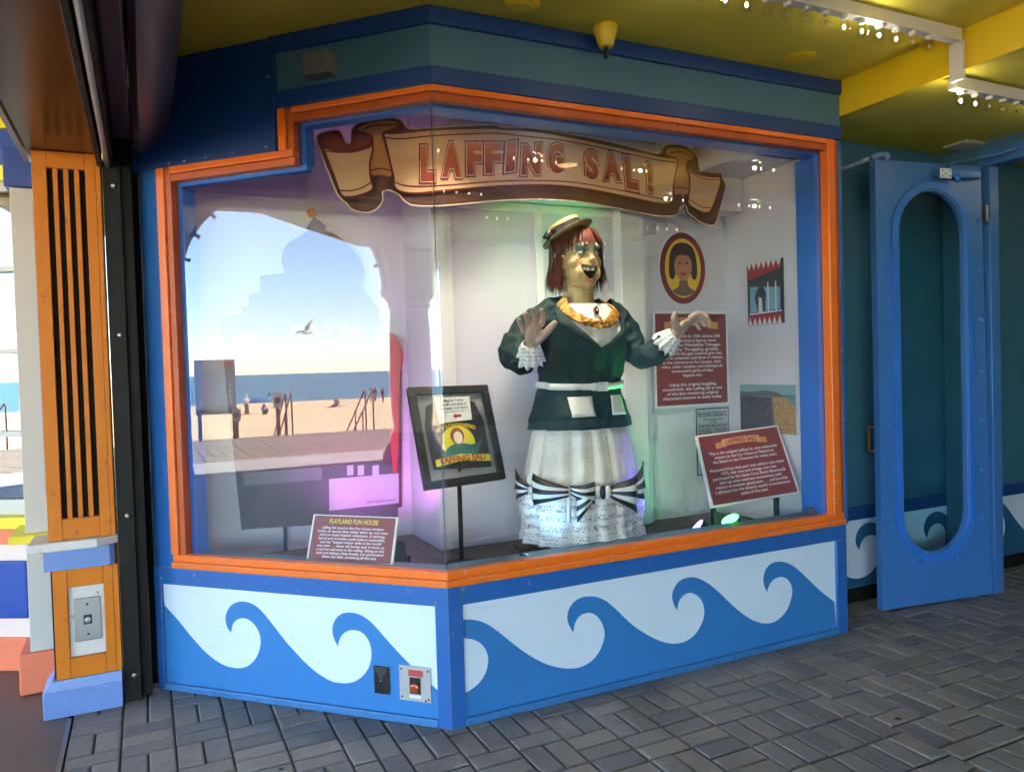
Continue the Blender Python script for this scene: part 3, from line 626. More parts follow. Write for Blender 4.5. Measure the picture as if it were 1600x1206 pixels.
rd_ = smooth_pts(cr([(1355, 385), (1390, 378), (1440, 400), (1455, 430), (1445, 450), (1380, 445), (1350, 420)]), 2)
for nm, poly, m_, d0, d1 in (('ribbon_fold', ld, 'ribbon_dark', .001, .003), ('ribbon_fold', rd_, 'ribbon_dark', .001, .003), ('ribbon_curl', lc, 'ribbon_mid', .0035, .006), ('ribbon_curl', rc, 'ribbon_mid', .0035, .006),
                             ('ribbon_tail', lt_, 'ribbon', .0065, .010), ('ribbon_tail', rt_, 'ribbon', .0065, .010), ('ribbon_face', main, 'ribbon', .0065, .010)):
    o = MB(YF).prism(poly, d0, d1).build(nm, m_, ban)
    g = MB(YF); ribbon_line(g, poly, .009, d1 + .0008, True); g.build('ink_outline', 'maroon', o, recalc=False)
g = MB(YF)
for pts in (cl([(655, 215), (760, 232), (900, 215), (1020, 203), (1300, 190), (1500, 183)]) + cr([(100, 180), (400, 208), (700, 268), (1000, 338), (1160, 358)]),
            cl([(728, 545), (800, 570), (900, 578), (1040, 572), (1300, 552), (1500, 538)]) + cr([(100, 475), (400, 478), (600, 503), (850, 552), (1040, 595), (1130, 600)]),
            cl([(210, 315), (330, 328), (440, 325), (550, 290)]), cl([(330, 605), (420, 610), (500, 585), (560, 545)]), cl([(548, 460), (640, 440), (715, 465)]),
            cr([(1240, 415), (1330, 470), (1440, 470)]), cr([(1235, 590), (1310, 650), (1385, 655)]), cr([(1140, 525), (1200, 520), (1245, 540)]), cl([(505, 165), (540, 135), (620, 125), (700, 128), (765, 115)]), cr([(1110, 300), (1180, 282), (1240, 310), (1290, 338)])):
    ribbon_line(g, smooth_pts(pts, 2, False), .0065, .0115)
g.build('ink_lines', 'maroon', ban, recalc=False)
for x in (.1, 1.55): MB(YF).tube([(x, -.01, 2.60), (x, -.008, 2.756)], .002, 6).build('hanging_wire', 'grey_steel', ban)
LET = [('L', 680, 750, 605, 762, 0), ('A', 768, 858, 590, 745, 1), ('F', 872, 945, 592, 735, 0), ('F', 948, 1027, 592, 730, 0), ('I', 1035, 1085, 588, 722, -4), ('N', 1100, 1190, 598, 735, -3), ('G', 1208, 1285, 595, 730, 1), ('S', 1365, 1430, 622, 755, 3), ('A', 1440, 1520, 630, 760, 4), ('L', 1530, 1592, 650, 798, 7), ('!', 1658, 1694, 640, 772, 4)]
for ch, x0, x1, y0, y1, sk in LET:
    if ch == '!': px0, px1, py0, py1 = 780 + 958 / 4.2105, 780 + 1012 / 4.2105, 170 + 345 / 4.2105, 170 + 562 / 4.2105
    else: px0, px1, py0, py1 = 400 + x0 / 2.667, 400 + x1 / 2.667, y0 / 2.667, y1 / 2.667
    pad = 2.0; q = [(px0 + pad - sk * .35, py0 + pad - sk * .3), (px1 - pad - sk * .35, py0 + pad + sk * .3), (px1 - pad + sk * .35, py1 - pad + sk * .3), (px0 + pad + sk * .35, py1 - pad - sk * .3)]
    quad = [atY(x, y, BY - .011) for x, y in q]
    core = .060 if ch not in '!I' else .06
    lo = put_text('letter', ch, quad, 'letter_red', ban, bold=core, ref=core, lift=.006)
    put_text('letter_line', ch, quad, 'cream_ink', lo, bold=core + .026, ref=core, lift=.0042)
    put_text('letter_outline', ch, quad, 'maroon', lo, bold=core + .062, ref=core, lift=.0025)

# ------------------------------------------------------------------ signs and pictures
mat('sign_red', (.22, .022, .018), .42, var=.05); mat('sign_edge', (.72, .73, .72), .45); mat('ink_white', (.80, .80, .78), .5, var=.02, bump=0); mat('ink_yellow', (.80, .58, .03), .5, var=.02, bump=0)
mat('ink_black', (.015, .015, .015), .6, bump=0); mat('ink_red', (.42, .02, .02), .5, bump=0); mat('print_cream', (.66, .36, .14), .5)
def red_sign(t, quad, thick=.012):
    quad_board('board', 'sign_edge', t, quad, thick)
    f = subquad(quad, .022, .978, .024, .976); quad_board('printed_face', 'sign_red', t, f, .0005, lift=.0012, bevel=0)
    return f
def little_ribbon(t, quad):
    TL, TR, BR, BL = [Vector(q) for q in quad]; nn = (BR - BL).cross(TL - BL).normalized()
    f = lambda u, v, l=.0022: BL * (1 - u) * (1 - v) + BR * u * (1 - v) + TR * u * v + TL * (1 - u) * v + nn * l
    bow = lambda u: .18 * (1 - (2 * u - 1) ** 2)
    def strip(u0, u1, v0, v1, k=12, l=.0022):
        vs = []; 
        for i in range(k + 1):
            u = u0 + (u1 - u0) * i / k; vs += [f(u, v0 + bow(u), l), f(u, v1 + bow(u), l)]
        return vs, [(2 * i, 2 * i + 2, 2 * i + 3, 2 * i + 1) for i in range(k)]
    MB().add(*strip(0, .2, -.12, .55)).add(*strip(.8, 1, -.12, .55)).build('ribbon_ends', 'ribbon_mid', t, recalc=False)
    MB().add(*strip(.13, .87, .05, .80, l=.0028)).build('ribbon_print', 'print_cream', t, recalc=False)
    put_text('ribbon_lettering', 'LAFFING SAL!', [f(.2, .70), f(.8, .70), f(.8, .14), f(.2, .14)], 'ink_red', t, bold=.035, lift=.0015, warp=lambda u, v: (u, v + bow(.2 + .6 * u) / .56))
# red history panel on the back wall
q = [atY(1021, 488, .812), atY(1138, 488, .812), atY(1140, 629, .812), atY(1026, 636, .812)]
q = [Vector((1.662, .812, 1.806)), Vector((2.228, .812, 1.806)), Vector((2.228, .812, 1.222)), Vector((1.662, .812, 1.222))]
t = thing('history_panel', 'red text panel on the rear wall below the oval portrait', 'sign', (1.94, .812, 1.5))
f = red_sign(t, q)
little_ribbon(t, subquad(f, .12, .88, .84, .96))
put_text('lettering', 'Between 1930 & 1950, almost 300\nspecial animated figures were\nmade by the Philadelphia Toboggan\nCompany. The giggling, gyrating\nfigure with the gap-toothed grin was\nused to entertain and draw in visitors\nat the entrance to fun houses, dark\nrides, roller coasters and midways at\namusement parks of that\nbygone era.', subquad(f, .06, .94, .30, .77), 'ink_white', t, bold=.012, lift=.002, line=1.05)
put_text('lettering', 'Using the original laughing\nsoundtrack, this Laffing Sal is one\nof the few remaining original\ncharacters known to exist today.', subquad(f, .08, .92, .05, .24), 'ink_white', t, bold=.012, lift=.002, line=1.05)
# leaning red panel on two legs
q = [atY(1087, 681, .36), atY(1215, 664, .36), atY(1250, 770, .14), atY(1112, 793, .14)]
t = thing('leaning_panel', 'red panel on two black legs beside the green spotlight', 'sign', (1.86, .3, .55))
f = red_sign(t, q)
little_ribbon(t, subquad(f, .18, .82, .80, .93))
put_text('lettering', 'This is the original Laffing Sal, who welcomed\nvisitors to the Fun House at Playland at\nthe Beach in San Francisco for many years.', subquad(f, .08, .92, .56, .745), 'ink_white', t, bold=.012, lift=.002, line=1.05)
put_text('lettering', 'Removed from that park and seldom seen since\n1972, this rare and vintage icon was\npurchased by the Santa Cruz Beach Boardwalk\nand can now entertain amusement park\nvisitors of another generation . . . and provide\na glimpse into the historic world of amusement\nparks of the past.', subquad(f, .05, .95, .07, .50), 'ink_white', t, bold=.012, lift=.002, line=1.05)
for u_, v_ in ((.12, .45), (.80, .05)):
    c = subquad(f, u_, u_, v_, v_)[0]; MB().box(c.x - .012, c.x + .012, c.y + .02, c.y + .044, .551, c.z).build('leg', 'black_steel', t, bevel=.002)
# PLAYLAND panel by the left window
bt = [atL(478, 877, .10), atL(613, 883, .10)]; tp = [atL(490, 803, .17), atL(622, 808, .17)]
q = [tp[0], tp[1], bt[1], bt[0]]
t = thing('heading_panel', 'low red text panel with yellow heading standing behind the reflecting window', 'sign', ((bt[0] + bt[1]) / 2).to_tuple()[:2] + (.55,))
f = red_sign(t, q)
put_text('heading', 'PLAYLAND FUN HOUSE', subquad(f, .20, .80, .83, .94), 'ink_yellow', t, bold=.02, lift=.002)
put_text('lettering', 'Laffing Sal stood in the Fun House window.\nInside, air spouts blew ladies\' skirts up, and wavy\nmirrors made freakish reflections. A spinning\nbarrel and turntable made balance impossible,\nand the "longest indoor slide in the world"\nwas next . . . shoes off, burlap sack in hand, up\na narrow staircase to the ceiling. Sitting on the\nsack and taking a deep breath, you plummeted\ndown the slide, screaming all the way', subquad(f, .07, .93, .06, .77), 'ink_white', t, bold=.014, lift=.002, line=1.05)
for u_ in (.2, .8):
    c = subquad(f, u_, u_, .3, .3)[0]; MB().tube([c - NL * .02, Vector((c.x, c.y, .551)) - NL * .05], .007, 8).build('leg', 'black_steel', t)
# paper notice
t = thing('paper_notice', 'pale printed company notice partly hidden behind the leaning panel', 'notice', (2.1, .815, 1.0))
q = [Vector((1.972, .822, 1.205)), Vector((2.232, .822, 1.205)), Vector((2.232, .822, .79)), Vector((1.972, .822, .79))]
quad_board('frame', 'ink_black', t, q, .004); f = subquad(q, .02, .98, .015, .985); mat('notice_paper', (.40, .45, .45), .7); quad_board('sheet', 'notice_paper', t, f, .0004, lift=.001, bevel=0)
put_text('heading', 'PHILADELPHIA TOBOGGAN CO.', subquad(f, .04, .96, .88, .96), 'ink_black', t, bold=.02)
put_text('lettering', 'Quality and Amusement Devices\nSince 1904', subquad(f, .2, .8, .78, .86), 'ink_black', t, bold=.015)
put_text('lettering', 'DESIGNERS  ENGINEERS  MANUFACTURERS  BUILDERS', subquad(f, .04, .96, .72, .765), 'ink_black', t, bold=.02)
for u0, u1 in ((.05, .46), (.54, .95)):
    put_text('lettering', 'ROLLER COASTERS\nALL TYPES OF RIDES\nCARROUSELS\nFUN HOUSES\nMILL CHUTES\nDARK RIDES', subquad(f, u0, u1, .42, .70), 'ink_black', t, bold=.015, align='LEFT')
put_text('lettering', 'Plans and estimates on request for parks\nlarge and small in every part of the land', subquad(f, .08, .92, .05, .16), 'ink_black', t, bold=.01)
# oval portrait: plain stand-in bust, no likeness
mat('oval_red', (.20, .018, .022), .4); mat('oval_yellow', (.72, .46, .02), .45); mat('print_hair', (.035, .014, .012), .5); mat('print_skin', (.40, .19, .10), .5); mat('print_blouse', (.16, .11, .06), .6, var=.5, vscale=60)
t = thing('oval_portrait', 'oval painted portrait with maroon rim on the rear wall', 'portrait', (1.888, .82, 2.07))
cx_, cz_ = 1.888, 2.068
el = lambda rx, rz, ox=0, oz=0, n=40: [(cx_ + ox + rx * math.cos(2 * math.pi * k / n), cz_ + oz + rz * math.sin(2 * math.pi * k / n)) for k in range(n)]
YB = lambda a, d, z: (a, .822 - d, z)
MB(YB).prism(el(.176, .222), 0, .012).build('white_edge', 'sign_edge', t); MB(YB).prism(el(.171, .217), .0122, .014).build('rim', 'oval_red', t); MB(YB).prism(el(.135, .180), .0142, .0155).build('painted_ground', 'oval_yellow', t)
hair = [(-.105, -.06), (-.108, .02), (-.095, .10), (-.06, .145), (0, .158), (.06, .145), (.095, .10), (.108, .02), (.105, -.06), (.07, -.075), (.05, .0), (-.05, .0), (-.07, -.075)]
MB(YB).prism([(cx_ + x, cz_ + z) for x, z in smooth_pts(hair, 2)], .0157, .0165).build('painted_hair', 'print_hair', t)
MB(YB).prism(el(.066, .088, 0, .012), .0166, .0172).build('painted_face', 'print_skin', t)
MB(YB).prism([(cx_ + x, cz_ + z) for x, z in smooth_pts([(-.03, -.06), (.03, -.06), (.034, -.115), (.09, -.135), (.06, -.158), (0, -.172), (-.06, -.158), (-.09, -.135), (-.034, -.115)], 2)], .0158, .0168).build('painted_shoulders', 'print_blouse', t)
MB(YB).prism([(cx_ + x, cz_ + z) for x, z in smooth_pts([(-.07, .03), (-.068, .09), (-.03, .11), (.03, .11), (.068, .09), (.07, .03), (.045, .075), (0, .082), (-.045, .075)], 2)], .0173, .0178).build('painted_fringe', 'print_hair', t)
for s_ in (-1, 1): MB(YB).prism(el(.012, .006, s_ * .026, .030, 14), .0174, .0180).build('painted_eye', 'print_hair', t)
MB(YB).prism([(cx_ + x, cz_ + z) for x, z in smooth_pts([(-.030, -.022), (0, -.030), (.030, -.022), (.016, -.044), (0, -.050), (-.016, -.044)], 2)], .0174, .0180).build('painted_smile', 'ink_red', t)
# two photographs on the side wall X = 2.235
mat('photo_sky', (.20, .34, .36), .4); mat('photo_sand', (.36, .21, .08), .4, var=.7, vscale=60); mat('photo_town', (.07, .06, .07), .4, var=1.0, vscale=110, dirt=.6, dirtcol=(.25, .2, .16)); mat('photo_hill', (.09, .12, .11), .4); mat('photo_sea', (.10, .20, .26), .4)
mat('photo_dark', (.03, .03, .04), .4, var=.4, vscale=60); mat('photo_red', (.34, .02, .025), .4); mat('photo_white', (.62, .62, .62), .4); mat('photo_blue', (.16, .33, .45), .4)
XW = lambda a, d, z: (2.2345 - d, a, z)      # a = Y
t = thing('aerial_photograph', 'square aerial photograph of beach and town on the side wall', 'photograph', (2.23, .47, 1.2))
y0, y1, z0, z1 = .252, .700, 1.066, 1.350      # y1 is the picture's left
W_ = lambda u, v: (y1 + (y0 - y1) * u, z0 + (z1 - z0) * v)
P_ = lambda nm, m_, pts, d0, d1: MB(XW).prism([W_(u, v) for u, v in pts], d0, d1).build(nm, m_, t)
P_('board', 'sign_edge', [(0, 0), (1, 0), (1, 1), (0, 1)], .002, .016)
P_('printed_sky', 'photo_sky', [(0, .80), (1, .80), (1, 1), (0, 1)], .0162, .017); P_('printed_town', 'photo_town', [(0, 0), (.62, 0), (.60, .74), (0, .76)], .0162, .017)
P_('printed_sand', 'photo_sand', [(.62, 0), (1, 0), (1, .55), (.84, .74), (.60, .75)], .0162, .017); P_('printed_sea', 'photo_sea', [(1, .55), (1, .80), (.7, .80), (.84, .74)], .0162, .017)
P_('printed_hills', 'photo_hill', [(0, .76), (.6, .745), (.84, .74), (.7, .84), (.45, .88), (.25, .84), (0, .85)], .0172, .0176)
P_('printed_street', 'photo_hill', [(.60, 0), (.66, 0), (.60, .70), (.585, .70)], .0177, .018)
t = thing('booth_photograph', 'tall photograph with red zigzag border on the side wall', 'photograph', (2.23, .48, 1.9))
y0, y1, z0, z1 = .335, .612, 1.705, 2.078
P_('board', 'photo_dark', [(0, 0), (1, 0), (1, 1), (0, 1)], .002, .020)
P_('printed_header', 'photo_red', [(0, .72), (1, .86), (1, 1), (0, 1)], .0202, .021)
for k in range(7): P_('zigzag', 'photo_white', [(k / 7, 1), ((k + 1) / 7, 1), ((k + .5) / 7, .88 - .0 * k)], .0212, .0218)
P_('printed_windows', 'photo_blue', [(.08, .2), (.95, .22), (.95, .56), (.08, .62)], .0202, .0208)
P_('printed_figure', 'photo_dark', [(.30, .2), (.52, .2), (.55, .5), (.45, .62), (.32, .58), (.22, .45)], .021, .0214); P_('printed_apron', 'photo_white', [(.33, .2), (.45, .2), (.43, .42), (.34, .44)], .0216, .022)
for u in (.6, .82): P_('glazing_bar', 'photo_white', [(u, .2), (u + .03, .2), (u + .03, .66), (u, .66)], .021, .0216)
P_('printed_sill', 'photo_white', [(.06, .165), (1, .185), (1, .205), (.06, .19)], .0212, .022)
P_('printed_base', 'photo_red', [(0, 0), (1, 0), (1, .165), (0, .15)], .0202, .0208)
for k in range(7): P_('zigzag', 'photo_white', [(k / 7 + .01, .0), ((k + 1) / 7 - .01, .0), ((k + .5) / 7, .12)], .021, .0216)

# ------------------------------------------------------------------ fun house cut-out behind the left window
mat('mural_red', (.085, .020, .025), .5, var=.15); mat('mural_grey', (.13, .12, .13), .5, var=.2); mat('mural_dark', (.05, .042, .05), .55, var=.5, vscale=12); mat('mural_pale', (.36, .34, .36), .5); mat('mural_blue', (.04, .05, .13), .5)
MY = 1.22
mt_ = lambda pts: [Rsz(270 + x / 2.68, 150 + y / 2.68, MY) for x, y in pts]
t = thing('fun_house_cutout', 'large stepped cut-out picture of a fun house front behind the reflecting window', 'cut-out', (-.25, MY, .62))
YM = lambda a, d, z: (a, MY - d, z)
low = [Rsz(*q, MY) for q in ((378, 828), (628, 792))]
front = mt_([(195, 925), (295, 915), (295, 885), (318, 880), (318, 832), (368, 822), (368, 752), (475, 742), (500, 800), (560, 905), (640, 935), (720, 905), (790, 800), (860, 890), (872, 985), (905, 990), (955, 1040), (960, 1130)]) + [low[1], low[0]]
MB(YM).prism(front, -.02, 0).build('board', 'mural_red', t)
MB(YM).prism(smooth_pts(mt_([(475, 745), (455, 690), (470, 620), (530, 590), (570, 560), (640, 560), (700, 590), (760, 650), (805, 720), (790, 800), (720, 905), (640, 935), (560, 905), (500, 800)]), 2), -.02, .001).build('rounded_top', 'mural_red', t)
mat('edge_red_bright', (.42, .03, .035), .5)  # mural red made brighter where the reflection is dark, painted into the colour
MB(YM).prism(smooth_pts([Rsz(*q, MY) for q in ((606, 520), (618, 521), (629, 545), (630, 568), (623, 582), (622, 737), (611, 738), (608, 585), (603, 570))], 1), .0026, .0045).build('bright_red_edge', 'edge_red_bright', t)
MB(YM).prism(mt_([(555, 560), (590, 505), (640, 545), (640, 575)]), .0012, .004).build('pointed_cap', 'mural_blue', t)
MB(YM).prism([(lambda c: (c[0] + .026 * math.cos(k * .5236), c[1] + .026 * math.sin(k * .5236)))(mt_([(583, 490)])[0]) for k in range(12)], -.02, .004).build('ball', 'ribbon_mid', t)
for txt, q4 in (('F U N', [(495, 955), (785, 960), (785, 1005), (495, 1000)]), ('H O U S E', [(380, 1010), (865, 1030), (865, 1075), (380, 1055)])):
    quad = [atY(270 + x / 2.68, 150 + y / 2.68, MY - .002) for x, y in q4]; put_text('lettering', txt, quad, 'mural_pale', t, bold=.04, lift=.002)
for xs_ in ((250, 380), (850, 945)):
    g = MB(YM); k = 7
    pts = []
    for i in range(k): u0 = xs_[0] + (xs_[1] - xs_[0]) * i / k; w_ = (xs_[1] - xs_[0]) / k; g.prism(mt_([(u0, 1020 + i * 4), (u0 + w_ / 2, 965 + i * 4), (u0 + w_, 1020 + i * 4), (u0 + w_ / 2, 1085 + i * 4)]), .0005, .002)
    g.build('zigzag_border', 'mural_pale', t)
q2 = lambda pts: [Rsz(270 + x / 3.015, 520 + y / 3.015, MY) for x, y in pts]
MB(YM).prism(q2([(300, 660), (1060, 600), (1060, 880), (325, 925)]), .0005, .0025).build('printed_shopfront', 'mural_dark', t)
MB(YM).prism(q2([(330, 660), (700, 632), (705, 690), (335, 720)]), .003, .004).build('printed_awning', 'mural_grey', t)
for u in (820, 870, 940): MB(YM).prism(q2([(u, 625), (u + 30, 622), (u + 30, 668), (u, 672)]), .003, .004).build('printed_poster', 'mural_pale', t)
MB(YM).prism(q2([(735, 688), (1062, 660), (1065, 800), (737, 836)]), .003, .005).build('caption_panel', 'mural_pale', t)
put_text('caption', 'Marilyn Blaisdell Collection', [atY(270 + x / 3.015, 520 + y / 3.015, MY - .005) for x, y in ((915, 790), (1048, 778), (1048, 794), (915, 806))], 'ink_black', t, lift=.001)
for x in (-.45, .05): MB().tube([(x, MY + .03, .55), (x, MY + .022, 1.2)], .010, 8).build('prop_leg', 'black_steel', t)

# ------------------------------------------------------------------ framed T-shirt on a stand
tp = [atY(636, 606, .60), atY(760, 602, .60)]; bt = [atY(789, 748, .45), atY(664, 766, .45)]
q = [tp[0], tp[1], bt[0], bt[1]]
t = thing('framed_shirt', 'black framed souvenir T-shirt leaning on a slim black stand', 'framed shirt', (.26, .57, .55))
mat('mat_grey', (.24, .24, .23), .6); mat('shirt_black', (.014, .013, .015), .8, sheen=.2, bump=.4, bscale=300); mat('print_yellow', (.70, .58, .02), .6); mat('print_green', (.03, .16, .12), .6); mat('hair_print_red', (.22, .045, .02), .6)
quad_board('backing', 'mat_grey', t, subquad(q, .02, .98, .02, .98), .02, lift=-.004)
for u0, u1, v0, v1 in ((0, 1, .92, 1), (0, 1, 0, .075), (0, .085, .075, .92), (.915, 1, .075, .92)): quad_board('frame', 'black_plastic', t, subquad(q, u0, u1, v0, v1), .045, lift=.018, bevel=.003)
TLq = subquad(q, .0, 1, 0, 1)
def on_q(u, v, l): 
    nn = (TLq[2] - TLq[3]).cross(TLq[0] - TLq[3]).normalized(); p = subquad(q, u, u, v, v)[0]; return p + nn * l
def q_poly(pts, l0, nm, m_, parent=t):
    tr = tessellate_polygon([[Vector((u, v, 0)) for u, v in pts]]); n_ = len(pts)
    vs = [on_q(u, v, l0) for u, v in pts] + [on_q(u, v, l0 - .002) for u, v in pts]
    return MB().add(vs, [tuple(x) for x in tr] + [(i, (i + 1) % n_, n_ + (i + 1) % n_, n_ + i) for i in range(n_)]).build(nm, m_, parent)
sh = q_poly([(.14, .18), (.86, .14), (.87, .62), (.80, .82), (.66, .87), (.58, .83), (.46, .83), (.36, .87), (.18, .80), (.13, .60)], .004, 'shirt', 'shirt_black')
q_poly([(.5 + .21 * math.cos(a * .2618), .42 + .17 * math.sin(a * .2618)) for a in range(24)], .0055, 'printed_disc', 'print_yellow', sh)
q_poly(smooth_pts([(.26, .29), (.36, .38), (.44, .41), (.56, .41), (.66, .38), (.78, .42), (.80, .46), (.74, .30), (.62, .26), (.38, .26)], 2), .0065, 'printed_jacket', 'print_green', sh)
q_poly([(.5 + .085 * math.cos(a * .4), .485 + .085 * math.sin(a * .4)) for a in range(16)], .0075, 'printed_hair', 'hair_print_red', sh)
q_poly([(.505 + .056 * math.cos(a * .4), .468 + .064 * math.sin(a * .4)) for a in range(16)], .0085, 'printed_face', 'cream_ink', sh)
q_poly([(.18, .20), (.5, .235), (.86, .20), (.86, .27), (.5, .305), (.18, .27)], .0078, 'printed_ribbon', 'print_yellow', sh)
put_text('lettering', 'LAFFING SAL!', [on_q(.24, .292, .008), on_q(.80, .292, .008), on_q(.80, .222, .008), on_q(.24, .222, .008)], 'ink_red', sh, bold=.03, lift=.001)
put_text('lettering', 'SANTA CRUZ BEACH BOARDWALK', [on_q(.25, .62, .005), on_q(.75, .62, .005), on_q(.75, .58, .005), on_q(.25, .58, .005)], 'ink_yellow', sh, bold=.02, lift=.001, warp=lambda u, v: (u + (.06) * (u - .5) * (v - .5), v - 9 * (u - .5) ** 2 * .55))
cdq = [on_q(.30, .885, .010), on_q(.74, .885, .010), on_q(.72, .64, .010), on_q(.31, .62, .010)]
cd_ = quad_board('card', 'paper', t, cdq, .003)
put_text('lettering', 'Laffing Sal T-shirts\navailable exclusively at\nBoardwalk retail stores', subquad(cdq, .1, .9, .5, .92), 'ink_black', cd_, bold=.01)
put_text('lettering', '(also at Casino Arcade)', subquad(cdq, .2, .8, .36, .45), 'ink_black', cd_, bold=.008)
aq = lambda pts: [subquad(cdq, u, u, v, v)[0] for u, v in pts]
nn = (Vector(cdq[2]) - Vector(cdq[3])).cross(Vector(cdq[0]) - Vector(cdq[3])).normalized() * .0012
MB().add([p + nn for p in aq([(.42, .22), (.52, .33), (.52, .27), (.68, .27), (.68, .17), (.52, .17), (.52, .11)])], [(0, 6, 1), (2, 5, 4), (2, 4, 3)]).build('arrow', 'ink_red', cd_, recalc=False)
glass_mat('frame_glass', 1.5)
quad_board('front_glass', 'frame_glass', t, subquad(q, .08, .92, .07, .93), .002, lift=.014, bevel=0)
c = subquad(q, .45, .45, .02, .02)[0]
MB().tube([(c.x, c.y + .03, c.z + .1), (c.x, c.y + .03, .56)], .011, 10).build('stand_pole', 'black_steel', t); MB().lathe([(.085, .551), (.085, .562), (.06, .568), (.02, .574)], (c.x, c.y + .03, 0), 28).build('stand_base', 'black_steel', t, auto=40)

# ------------------------------------------------------------------ coloured spotlights standing in the booth
def led(name, label, loc, aim, col, watts, spot=70, r=.055, emit=1.1, blend=.6):
    t = thing(name, label, 'spotlight', loc, 'coloured spotlights on the booth floor')
    c = Vector(loc) + Vector((0, 0, .055)); d = (Vector(aim) - c).normalized()
    m_ = mat('lens_' + '_'.join(f'{int(x*100)}' for x in col), col, .3, emit=emit, var=0, bump=0)
    MB().tube([c - d * .07, c - d * .045, c + d * .02, c + d * .045], [r * .55, r * .95, r, r * 1.06], 24).build('housing', 'black_plastic', t, auto=40)
    MB().tube([c + d * .0452, c + d * .049], [r * .90, r * .84], 24).build('lens', m_, t, smooth=False)
    x = d.cross(Vector((0, 0, 1))).normalized()
    br = MB(); br.tube([c + x * (r + .008) - d * .01, c + x * (r + .008) - Vector((0, 0, .052)), c - x * (r + .008) - Vector((0, 0, .052)), c - x * (r + .008) - d * .01], .006, 6); br.build('bracket', 'black_steel', t)
    l = bpy.data.lights.new(name + '_lamp', 'SPOT'); l.energy = watts; l.color = col; l.spot_size = R(spot); l.spot_blend = blend; l.shadow_soft_size = .04
    lo = bpy.data.objects.new(name + '_lamp', l); COL.objects.link(lo); lo.parent = t; lo.location = c + d * .06 - Vector(loc); lo.rotation_euler = d.to_track_quat('-Z', 'Y').to_euler()
    return t
led('led_spotlight', 'green lit floor spotlight under the leaning red panel', (1.74, .24, .55), (.55, .45, 2.74), (.05, 1.0, .12), 11.0, 46)
led('led_spotlight', 'violet lit floor spotlight nearest the orange sill', (1.50, .20, .55), (1.15, .42, .95), (.20, .16, 1.0), 2.6, 75)
led('led_spotlight', 'magenta lit floor spotlight behind the low panel with yellow heading', (-.03, .62, .55), (.06, 1.25, 1.25), (.90, .20, 1.0), 2.3, 105)
led('led_spotlight', 'small cyan lit spotlight at the foot of the mannequin', (.40, .12, .55), (.80, .34, 1.0), (.25, .62, 1.0), 1.0, 80, r=.03)
# warm recessed downlight over the figure
def downlight(label, x, y, z, r=.06, watts=0.0, spot=100, col=(1.0, .86, .66)):
    t = thing('downlight', label, 'ceiling light', (x, y, z), 'recessed warm downlights')
    MB().lathe([(r, .0), (r + .018, -.001), (r + .02, -.006), (r + .012, -.010), (r, -.010)], (x, y, z), 28).build('rim', 'white_paint', t, auto=40)
    MB().lathe([(r * .98, -.0105), (r * .98, -.0115)], (x, y, z), 24).build('lens', 'warm_lamp', t)
    if watts:
        l = bpy.data.lights.new('downlight_lamp', 'SPOT'); l.energy = watts; l.color = col; l.spot_size = R(spot); l.spot_blend = .8; l.shadow_soft_size = .05
        lo = bpy.data.objects.new('downlight_lamp', l); COL.objects.link(lo); lo.parent = t; lo.location = (0, 0, -.03)
downlight('warm downlight in the booth ceiling above the mannequin', .80, .17, 2.754, watts=9.5, spot=110)
downlight('warm downlight in the booth ceiling above the framed shirt', .25, .35, 2.754, watts=2.5, col=(1, .9, .75))
downlight('round warm downlight in the yellow ceiling in front of the door', 1.75, -1.88, 2.969, r=.07)
downlight('round warm downlight in the yellow ceiling near the gate', -.4, -1.6, 2.969, r=.07)
# ------------------------------------------------------------------ the laughing mannequin
mat('jacket_green', (.004, .024, .025), .72, var=.25, vscale=5, bump=.25, bscale=500, sheen=0, spec=.35)
mat('lace_white', (.62, .60, .56), .75, var=.12, vscale=20, bump=.6, bscale=150, sheen=.2); mat('belt_white', (.68, .67, .62), .35, var=.05)
mat('gold_braid', (.36, .18, .03), .42, metal=.55, var=.45, vscale=70, bump=1.0, bscale=170)
mat('hair_red', (.105, .026, .014), .6, var=.6, vscale=25, bump=.1, spec=.2); mat('straw', (.50, .33, .12), .6, var=.25, vscale=40, bump=.8, bscale=130); mat('black_ribbon', (.010, .009, .010), .4, var=.2)
mat('teeth', (.82, .80, .74), .25, var=.05); mat('mouth_dark', (.012, .006, .006), .5); mat('eye_white', (.66, .66, .62), .2, var=.03); mat('iris', (.05, .06, .07), .15); mat('brow_ink', (.018, .010, .008), .6); mat('freckle_ink', (.05, .018, .010), .6)
mat('shoe_blue', (.018, .035, .10), .45); mat('stocking', (.22, .22, .07), .7); mat('stripe_white', (.66, .66, .64), .55); mat('stripe_black', (.012, .012, .015), .5); mat('brooch_black', (.01, .01, .012), .15); mat('brooch_gold', (.40, .18, .06), .3, metal=.7)
